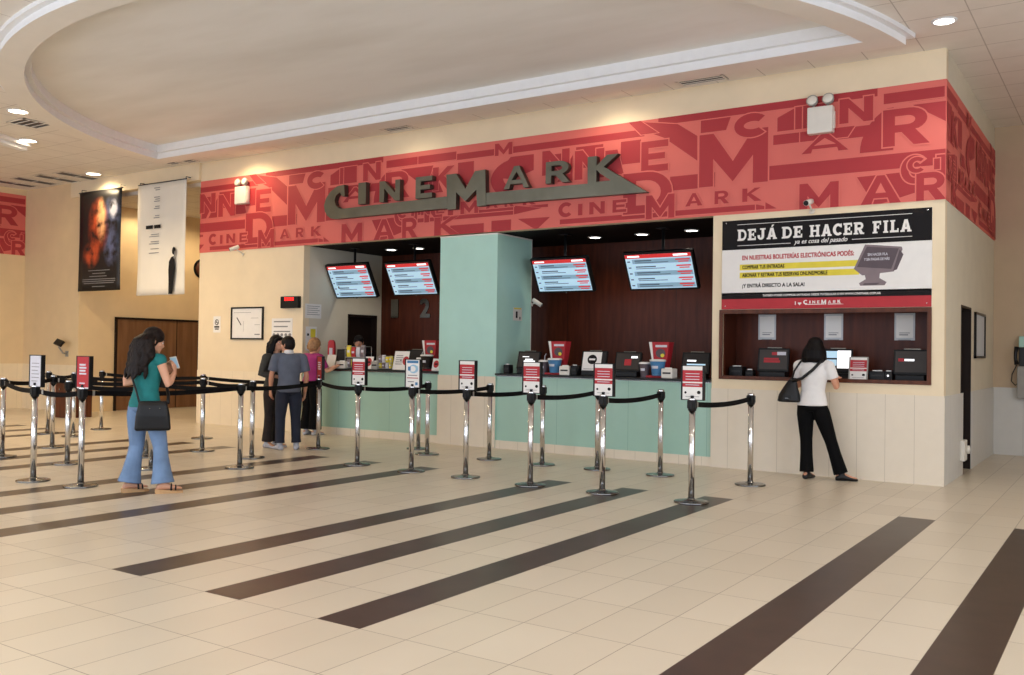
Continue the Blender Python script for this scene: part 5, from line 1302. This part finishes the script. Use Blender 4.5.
    b = MB(leather); b.tube([(-.25, -.1, 1.14), (-.22, -.105, 1.25), (-.165, -.085, 1.345), (-.135, -.02, 1.4), (-.13, .05, 1.36), (-.2, .09, 1.2)], .011, 8, flat=(1, 1.6)); b.tube([(-.24, -.12, 1.13), (-.12, -.135, 1.17), (0, -.128, 1.27), (.075, -.1, 1.36), (.09, -.02, 1.41)], .011, 8, flat=(1, 1.6)); b.build('strap', g)
    b = MB(M['steel']); b.box(-.31, -.27, -.162, -.157, .93, .935); b.ball((-.25, -.12, 1.15), .009, 8, 6); b.build('buckle', g)

    # ---- woman in teal with a phone
    J = dict(pelvis=(-.02, -.03, .86), waist=(-.015, -.02, 1.0), chest=(-.01, -.005, 1.16), shoulder=(0, -.03, 1.32), neck=(0, -.01, 1.385), sole=.035,
             leg_l=[(-.1, -.04, .83), (-.125, -.02, .46), (-.15, -.08, .09)], leg_r=[(.07, -.01, .83), (.115, .05, .46), (.17, .04, .09)],
             arm_l=[(-.17, -.03, 1.3), (-.25, -.07, 1.06), (.03, .16, 1.17)], arm_r=[(.165, -.02, 1.3), (.225, .03, 1.06), (.17, .16, 1.17)])
    rz = 8
    t, mx = make_person('person', 'woman in teal sleeveless top and flared jeans standing with a phone at left', (-6.265, -5.68, 0), rz, J,
                        {'l': ((.45, .35, .8), (.3, -.9, 0), 1, .7), 'r': ((-.25, .3, .9), (-.6, -.3, .1), 1, .6)}, ((0, .012, 1.38), math.radians(-22), math.radians(-16), 0), skin, feet=(24, 40))
    def top(b):
        L = torso_levels(J, .011); cut(b, .83, 1.345, L)
        b.tube([(-.15, -.025, 1.318), (.15, -.02, 1.318)], .046, 12)
        for s in ('l', 'r'): limb(b, J['arm_' + s], [(-.1, .05), (.0, .056), (.06, .056)]); b.ball(V(J['arm_' + s][0]) - V((0, 0, .004)), .064, 14, 10)
    cloth(t, 'top', top, teal)
    def jeans(b):
        cut(b, .73, .93, torso_levels(J, .008))
        for s in ('l', 'r'): limb(b, J['leg_' + s], [(-.05, .088), (.2, .1), (.5, .09), (1, .07), (1.3, .072), (1.7, .09), (1.98, .112)])
    cloth(t, 'jeans', jeans, denim)
    for s, a in (('l', 24), ('r', 40)):
        A = J['leg_' + s][2]
        b = MB(sandal, shoe); 
        def wedge(b):
            d = V((math.sin(math.radians(a)), math.cos(math.radians(a)), 0)); q = V((d.y, -d.x, 0)); P = V((A[0], A[1], 0))
            def sec(tt, hw, zt): c = P + d * tt; return [c + q * hw * x + V((0, 0, z)) for x, z in ((-1, 0), (1, 0), (1, zt), (-1, zt))]
            b.loft([sec(-.07, .024, .042), sec(-.03, .036, .042), (sec(.06, .038, .032)), sec(.13, .046, .022), sec(.185, .03, .02)], smooth=False)
        wedge(b); b.build('wedge_sandal', t)
        b = MB(shoe); d = V((math.sin(math.radians(a)), math.cos(math.radians(a)), 0)); q = V((d.y, -d.x, 0)); P = V((A[0], A[1], 0))
        for tt in (.075, .115): b.tube([P + d * tt + q * .047 * math.cos(u) + V((0, 0, .03 + .062 * (1 - (tt - .06) * 6) * math.sin(u))) for u in [PI * i / 8 for i in range(9)]], .012, 8, flat=(1, .5))
        b.build('sandal_strap', t)
    rnd = random.Random(4)
    def hair(b):
        hair_cap(b, mx, vol=.018, low=.25)
        for i in range(26):
            a = math.radians(rnd.uniform(175, 375)); x, y = .082 * math.cos(a), -.025 + .085 * math.sin(a); L = rnd.uniform(.28, .4); ph = rnd.uniform(0, 6)
            pts = [V((x * .85, y * .75, .15))]
            for k in range(1, 8):
                f = k / 7; w = .02 * math.sin(ph + f * 10)
                pts.append(V((x * (1.1 + .5 * math.sin(f * PI * .8)) + w, min(y, .02) * (1.1 + .25 * f) - .045 * f + w * .6 - .012, .15 - L * f - .05 * f)))
            b.tube([mx @ Matrix.Rotation(math.radians(12), 4, 'X') @ p for p in pts], [.026, .03, .031, .03, .029, .026, .02, .008], 8)
    cloth(t, 'hair', hair, M['hair'], .008, 1)
    R = Matrix.Translation((-6.265, -5.68, 0)) @ Matrix.Rotation(math.radians(rz), 4, 'Z')
    g = thing('phone', 'small phone held up in both hands by the woman in teal', 'phone', R @ V((.125, .205, 1.27)), math.radians(rz))
    mxp = Matrix.Rotation(math.radians(24), 4, 'X') @ Matrix.Rotation(math.radians(20), 4, 'Z')
    b = MB(M['whiteplastic']); b.box(-.036, .036, -.004, .005, -.065, .065, bevel=.004, mx=mxp); b.build('case', g)
    b = MB(M['scr_grey']); b.rect(-.031, .031, -.052, .055, mxp @ V((0, -.0046, 0)), mxp.to_3x3() @ V((1, 0, 0)), mxp.to_3x3() @ V((0, 0, 1))); b.build('screen', g)
    g = thing('shoulder_bag', 'black crossbody bag on the right hip of the woman in teal', 'bag', (-6.265, -5.68, 0), math.radians(rz))
    def bag(b):
        c0 = V((.185, -.115, .765)); ux = V((.676, .737, 0)).normalized(); nn = V((ux.y, -ux.x, 0))
        def sec(z, w, d): return [c0 + ux * (w * math.copysign(abs(math.cos(u)) ** .5, math.cos(u))) + nn * (d * math.copysign(abs(math.sin(u)) ** .6, math.sin(u))) + V((0, 0, z)) for u in [2 * PI * i / 24 for i in range(24)]]
        b.loft([sec(-.145, .15, .02), sec(-.13, .165, .036), sec(0, .155, .045), sec(.1, .135, .036), sec(.14, .125, .018)])
    cloth(g, 'bag_body', bag, leather, .008, 2)
    b = MB(leather); b.tube([(.1, -.2, .88), (.02, -.165, .98), (-.08, -.15, 1.16), (-.115, -.09, 1.335), (-.115, -.01, 1.35), (-.06, .1, 1.25), (.1, .13, 1.05), (.2, .06, .95), (.28, -.02, .88)], .009, 8, flat=(1, 1.7)); b.build('strap', g)
    b = MB(M['steel'])
    for o in (-.03, .06): b.ball(V((.185, -.115, .835)) + V((.676, .737, 0)) * o + V((.737, -.676, 0)) * .044, (.008, .012, .006), 8, 6)
    b.build('clasp', g)

    # ---- kissing couple: man in a grey-blue polo
    J = dict(pelvis=(0, 0, .87), waist=(0, .0, 1.02), chest=(0, .015, 1.18), shoulder=(0, .0, 1.36), neck=(-.005, .025, 1.415), sole=.02,
             leg_l=[(-.09, 0, .84), (-.11, .02, .46), (-.12, -.02, .08)], leg_r=[(.09, 0, .84), (.11, .03, .46), (.12, .0, .08)],
             arm_l=[(-.19, -.0, 1.335), (-.245, .03, 1.08), (-.24, .12, .86)], arm_r=[(.19, .0, 1.335), (.25, -.02, 1.07), (.245, .06, .83)])
    man_loc = (-8.155, -2.11, 0); mrz = 58
    t, mx = make_person('person', 'man in grey-blue polo shirt and dark jeans kissing a woman, his back to us', man_loc, mrz, J,
                        {'l': ((.0, .25, -.95), (1, 0, 0), 1, .6), 'r': ((-.05, .12, -.98), (-1, 0, 0), -1, .6)}, ((-.01, .05, 1.405), math.radians(40), math.radians(-8), 0), skin2, sex='m', feet=(-14, 14))
    t.scale = (.975,) * 3
    def shirt(b):
        cut(b, .83, 1.385, torso_levels(J, .018, 'm')); b.tube([(-.17, 0, 1.345), (.17, 0, 1.345)], .055, 12)
        for s in ('l', 'r'): limb(b, J['arm_' + s], [(-.05, .065), (.2, .07), (.6, .07), (.78, .069)]); b.ball(V(J['arm_' + s][0]) - V((0, 0, .016)), .072, 14, 10)
    cloth(t, 'polo_shirt', shirt, polo)
    def collar(b):
        n = V(J['neck']) + V((0, -.005, -.012)); seg = 24
        rg = lambda r, z, tl_=0: [n + V((r * math.cos(a), r * math.sin(a) * .98, z + .012 * math.sin(a + PI))) for a in [2 * PI * i / seg for i in range(seg)]]
        b.loft([rg(.078, -.026), rg(.072, .0), rg(.066, .028)])
    b = MB(whitec); collar(b); b.build('collar', t, label='white collar')
    def jeans(b):
        cut(b, .75, .95, torso_levels(J, .008, 'm'))
        for s in ('l', 'r'): limb(b, J['leg_' + s], [(-.05, .09), (.2, .1), (.5, .092), (1, .073), (1.4, .07), (1.8, .068), (1.95, .074)])
    cloth(t, 'jeans', jeans, darkdenim)
    for s, a in (('l', -14), ('r', 14)): cloth(t, 'trainer', lambda b: foot(b, J['leg_' + s][2], a, grow=.01, sole=0, k=1.15), shoew)
    cloth(t, 'hair', lambda b: (hair_cap(b, mx, vol=.014, low=.36, fwd=-.004)), M['hair'], .007, 1)

    # ---- kissing couple: long-haired woman
    J = dict(pelvis=(0, 0, .86), waist=(0, .0, 1.0), chest=(0, .01, 1.16), shoulder=(0, .015, 1.315), neck=(0, .04, 1.38), sole=.02,
             leg_l=[(-.08, 0, .83), (-.085, .0, .46), (-.09, -.03, .075)], leg_r=[(.08, 0, .83), (.085, .0, .46), (.09, -.03, .075)],
             arm_l=[(-.165, .0, 1.3), (-.2, .02, 1.05), (-.2, .16, .86)], arm_r=[(.165, .0, 1.3), (.23, -.04, 1.06), (.12, .18, 1.02)])
    wl = (-8.53, -2.05, 0); wrz = -82
    t, mx = make_person('person', 'woman with long dark hair and dark grey top kissing the man in the polo shirt', wl, wrz, J,
                        {'l': ((.1, .4, -.9), (1, 0, 0), 1, .5), 'r': ((-.3, .9, .1), (-1, .2, 0), 1, .5)}, ((0, .065, 1.385), math.radians(-8), math.radians(12), 0), skin, feet=(-6, 6))
    def top(b):
        cut(b, .8, 1.36, torso_levels(J, .015)); b.tube([(-.15, .01, 1.31), (.15, .01, 1.31)], .047, 12)
        for s in ('l', 'r'): limb(b, J['arm_' + s], [(-.05, .058), (.2, .06), (.6, .055), (1, .05), (1.3, .048), (1.8, .04)]); b.ball(V(J['arm_' + s][0]) - V((0, 0, .016)), .07, 14, 10)
    cloth(t, 'jumper', top, greyk)
    def tr(b):
        cut(b, .73, .93, torso_levels(J, .008))
        for s in ('l', 'r'): limb(b, J['leg_' + s], [(-.05, .088), (.2, .096), (.5, .086), (1, .07), (1.4, .068), (1.96, .078)])
    cloth(t, 'trousers', tr, brownc)
    for s, a in (('l', -6), ('r', 6)): cloth(t, 'shoe', lambda b: foot(b, J['leg_' + s][2], a, grow=.007, sole=0, k=1.05), shoew)
    rnd = random.Random(9)
    def hair(b):
        hair_cap(b, mx, vol=.018, low=.25)
        for i in range(24):
            a = math.radians(rnd.uniform(165, 375)); x, y = .084 * math.cos(a), -.025 + .088 * math.sin(a); L = rnd.uniform(.22, .34); ph = rnd.uniform(0, 6); pts = [V((x * .8, y * .7, .16))]
            for k in range(1, 7):
                f = k / 6; w = .008 * math.sin(ph + f * 7); pts.append(V((x * (1.08 + .2 * math.sin(f * PI)) + w, min(y, .03) * 1.05 - .035 * f - .01, .16 - (L + .05) * f)))
            b.tube([mx @ Matrix.Rotation(math.radians(-10), 4, 'X') @ p for p in pts], [.027, .03, .031, .029, .026, .02, .008], 8)
        for s in (-1, 1): b.tube([mx @ V((s * .02, .09, .185)), mx @ V((s * .066, .06, .15)), mx @ V((s * .085, .02, .08)), mx @ V((s * .088, -.0, .0))], [.014, .02, .022, .018], 8)
        b.tube([mx @ V((-.05, .075, .16)), mx @ V((0, .094, .165)), mx @ V((.05, .075, .16))], [.018, .016, .018], 8)
    cloth(t, 'hair', hair, hair2, .008, 1)

    # ---- woman in magenta at the counter
    J = dict(pelvis=(0, 0, .84), waist=(0, .0, .98), chest=(0, .015, 1.15), shoulder=(0, .0, 1.31), neck=(0, .03, 1.37), sole=.02,
             leg_l=[(-.08, 0, .81), (-.085, .02, .45), (-.09, -.02, .075)], leg_r=[(.08, 0, .81), (.085, .02, .45), (.09, -.0, .075)],
             arm_l=[(-.17, .0, 1.29), (-.2, .06, 1.04), (-.14, .25, 1.14)], arm_r=[(.17, .0, 1.29), (.26, .08, 1.06), (.32, .27, 1.155)])
    t, mx = make_person('person', 'woman with short light brown hair in magenta top standing at the left counter', (-9.56, -.31, 0), 4, J,
                        {'l': ((.2, .9, .1), (0, .2, -1), 1, .4), 'r': ((.2, .95, .0), (0, .1, -1), -1, .35)}, ((0, .05, 1.365), math.radians(-14), math.radians(-6), 0), skin, feet=(-8, 8))
    def top(b):
        cut(b, .84, 1.35, torso_levels(J, .022)); b.tube([(-.15, .0, 1.305), (.15, .0, 1.305)], .05, 12)
        for s in ('l', 'r'): limb(b, J['arm_' + s], [(-.05, .06), (.2, .064), (.5, .06), (.8, .056)]); b.ball(V(J['arm_' + s][0]) - V((0, 0, .016)), .072, 14, 10)
    cloth(t, 'blouse', top, mag)
    def tr(b):
        cut(b, .72, .93, torso_levels(J, .012))
        for s in ('l', 'r'): limb(b, J['leg_' + s], [(-.05, .092), (.2, .105), (.5, .1), (1, .095), (1.5, .1), (1.95, .108)])
    cloth(t, 'wide_trousers', tr, blackc)
    for s, a in (('l', -8), ('r', 8)): cloth(t, 'shoe', lambda b: foot(b, J['leg_' + s][2], a, grow=.007, sole=0, k=1.05), shoew)
    cloth(t, 'hair', lambda b: (hair_cap(b, mx, vol=.026, low=.22), [b.ball(mx @ V((.075 * math.cos(a), -.03 + .07 * math.sin(a), .07)), .036, 10, 6) for a in [math.radians(x) for x in (180, 215, 250, 290, 325, 360)]]), hair3, .008, 1)

    # ---- cashier behind the left counter
    J = dict(pelvis=(0, 0, .9), waist=(0, .0, 1.05), chest=(0, .015, 1.22), shoulder=(0, .0, 1.385), neck=(0, .03, 1.445), sole=.02,
             leg_l=[(-.08, 0, .87), (-.085, .02, .47), (-.09, -.02, .075)], leg_r=[(.08, 0, .87), (.085, .02, .47), (.09, -.0, .075)],
             arm_l=[(-.17, .0, 1.365), (-.22, .04, 1.11), (-.12, .24, 1.06)], arm_r=[(.17, .0, 1.365), (.22, .04, 1.11), (.12, .24, 1.06)])
    t, mx = make_person('person', 'cashier with dark hair and dark shirt behind the left counter', (-9.72, .98, 0), 215, J,
                        {'l': ((.3, .9, -.1), (0, .2, -1), 1, .4), 'r': ((-.3, .9, -.1), (0, .2, -1), -1, .4)}, ((0, .05, 1.44), math.radians(6), math.radians(-8), 0), skin2, feet=(-8, 8))
    def top(b):
        cut(b, .86, 1.425, torso_levels(J, .016)); b.tube([(-.15, .0, 1.38), (.15, .0, 1.38)], .05, 12)
        for s in ('l', 'r'): limb(b, J['arm_' + s], [(-.05, .06), (.2, .062), (.5, .058), (.75, .055)]); b.ball(V(J['arm_' + s][0]) - V((0, 0, .016)), .07, 14, 10)
    cloth(t, 'shirt', top, M['blacksoft'])
    def tr(b):
        cut(b, .76, .98, torso_levels(J, .008))
        for s in ('l', 'r'): limb(b, J['leg_' + s], [(-.05, .09), (.2, .098), (.5, .09), (1, .073), (1.4, .07), (1.95, .075)])
    cloth(t, 'trousers', tr, blackc)
    for s, a in (('l', -8), ('r', 8)): cloth(t, 'shoe', lambda b: foot(b, J['leg_' + s][2], a, grow=.007, sole=0, k=1.05), shoe)
    cloth(t, 'hair', lambda b: (hair_cap(b, mx, vol=.014, low=.35), b.ball(mx @ V((0, -.12, .12)), .04, 12, 8)), hair2, .008, 1)
# ------------------------------------------------------------------ light and camera
def build_lights():
    w = bpy.data.worlds.new('World'); SC.world = w; w.use_nodes = True
    bg = w.node_tree.nodes['Background']; bg.inputs[0].default_value = srgb(232, 240, 255); bg.inputs[1].default_value = WORLD
    warm = (1, .76, .46)
    # portals: they give no light, they only steer the sampling of the sky through the glazed openings
    for nm, loc, rot, sx, sy in (('entrance_portal', (-6.35, -13.72, 2.15), (PI / 2, 0, 0), 25.7, 4.3), ('side_portal', (6.52, -8.2, 2.45), (PI / 2, 0, PI / 2), 10.4, 4.9)):
        ld = bpy.data.lights.new(nm, 'AREA'); ld.shape = 'RECTANGLE'; ld.size = sx; ld.size_y = sy; ld.cycles.is_portal = True
        lo = bpy.data.objects.new(nm, ld); COL.objects.link(lo); lo.location = loc; lo.rotation_euler = rot
    downlight('ceiling downlight at the right, past the end of the curved moulding', .12, -.92, HC, 60, .1, (1, .93, .82), 130, lampm='lampcool')
    downlight('upper of the two downlights left of the raised tray', -12.06, -3.93, HC, 260, .13, warm, 150)
    downlight('lower of the two downlights left of the raised tray', -13.9, -2.77, HC, 260, .13, warm, 150)
    downlight('ceiling downlight over the black film banner', -15.75, -.42, HC, 110, .13, (1, .8, .5), 165)
    downlight('ceiling downlight over the left end of the frieze', -11.35, -.56, HC, 80, .1, (1, .74, .42), 165)
    downlight('ceiling downlight over the right half of the frieze', -4.05, -.56, HC, 30, .1, (1, .84, .62), 165)
    downlight('ceiling downlight over the middle of the frieze', -7.6, -.56, HC, 10, .1, (1, .84, .62), 165)
    downlight('corridor downlight beside the round sign', -15.7, 2.6, 4.5, 130, .1, warm, 165)
    downlight('corridor downlight between the two banners', -16.3, 1.25, 4.5, 60, .1, warm, 160)
    for x, y, lb in ((-5.113, 1.234, 'booth downlight just right of the pillar'), (-4.32, 1.233, 'booth downlight over the middle of the right counter'), (-3.5, 1.151, 'booth downlight at the right end of the booth ceiling'),
                     (-9.17, 1.17, 'booth downlight over the left counter, left of its pair'), (-8.57, 1.2, 'booth downlight over the left counter, right of its pair')):
        downlight(lb, x, y, HB, 16, .085, (1, .86, .68), 140, lampm='lampcool')
    # further ceiling lamps of the hall, out of the picture
    for k, (x, y) in enumerate(((-16, -7), (-13, -8.5), (-9.5, -9.5), (-4.5, -9.5), (-.5, -8), (3.5, -6), (3.5, -2))):
        downlight('hall downlight outside the picture', x, y, HC, HALL, .13, (1, .86, .66), 150, 'hall downlights outside the picture')

def build_camera():
    f, yaw, pitch, roll = 931.0, .5894, .0148, .0145
    fw = V((-math.sin(yaw) * math.cos(pitch), math.cos(yaw) * math.cos(pitch), math.sin(pitch))); r = V((math.cos(yaw), math.sin(yaw), 0)); u = r.cross(fw)
    r2 = r * math.cos(roll) + u * math.sin(roll); u2 = -r * math.sin(roll) + u * math.cos(roll)
    cd = bpy.data.cameras.new('camera'); cd.sensor_fit = 'HORIZONTAL'; cd.sensor_width = 36; cd.lens = f / 1024 * 36; cd.clip_start = .05; cd.clip_end = 200
    co = bpy.data.objects.new('camera', cd); COL.objects.link(co)
    mx = Matrix((r2, u2, -fw)).transposed().to_4x4(); mx.translation = V((1.761, -11.294, 1.432)); co.matrix_world = mx
    SC.camera = co

WORLD, HALL, EXPO = 4.0, 150, 0.15
setup_materials(); build_room(); build_frieze(); build_sign(); build_advert(); build_counters(); build_counter_items(); build_barriers(); build_fittings()
build_people()
build_lights(); build_camera()
vs = SC.view_settings; vs.view_transform = 'Standard'; vs.look = 'None'; vs.gamma = 1; vs.use_curve_mapping = False; vs.exposure = EXPO
SC.display_settings.display_device = 'sRGB'
SC.cycles.use_denoising = True; SC.cycles.denoiser = 'OPENIMAGEDENOISE'; SC.cycles.denoising_input_passes = 'RGB_ALBEDO_NORMAL'; SC.cycles.denoising_prefilter = 'ACCURATE'; SC.cycles.caustics_reflective = False; SC.cycles.caustics_refractive = False; SC.cycles.max_bounces = 8; SC.cycles.diffuse_bounces = 5; SC.cycles.glossy_bounces = 4; SC.cycles.sample_clamp_indirect = 6
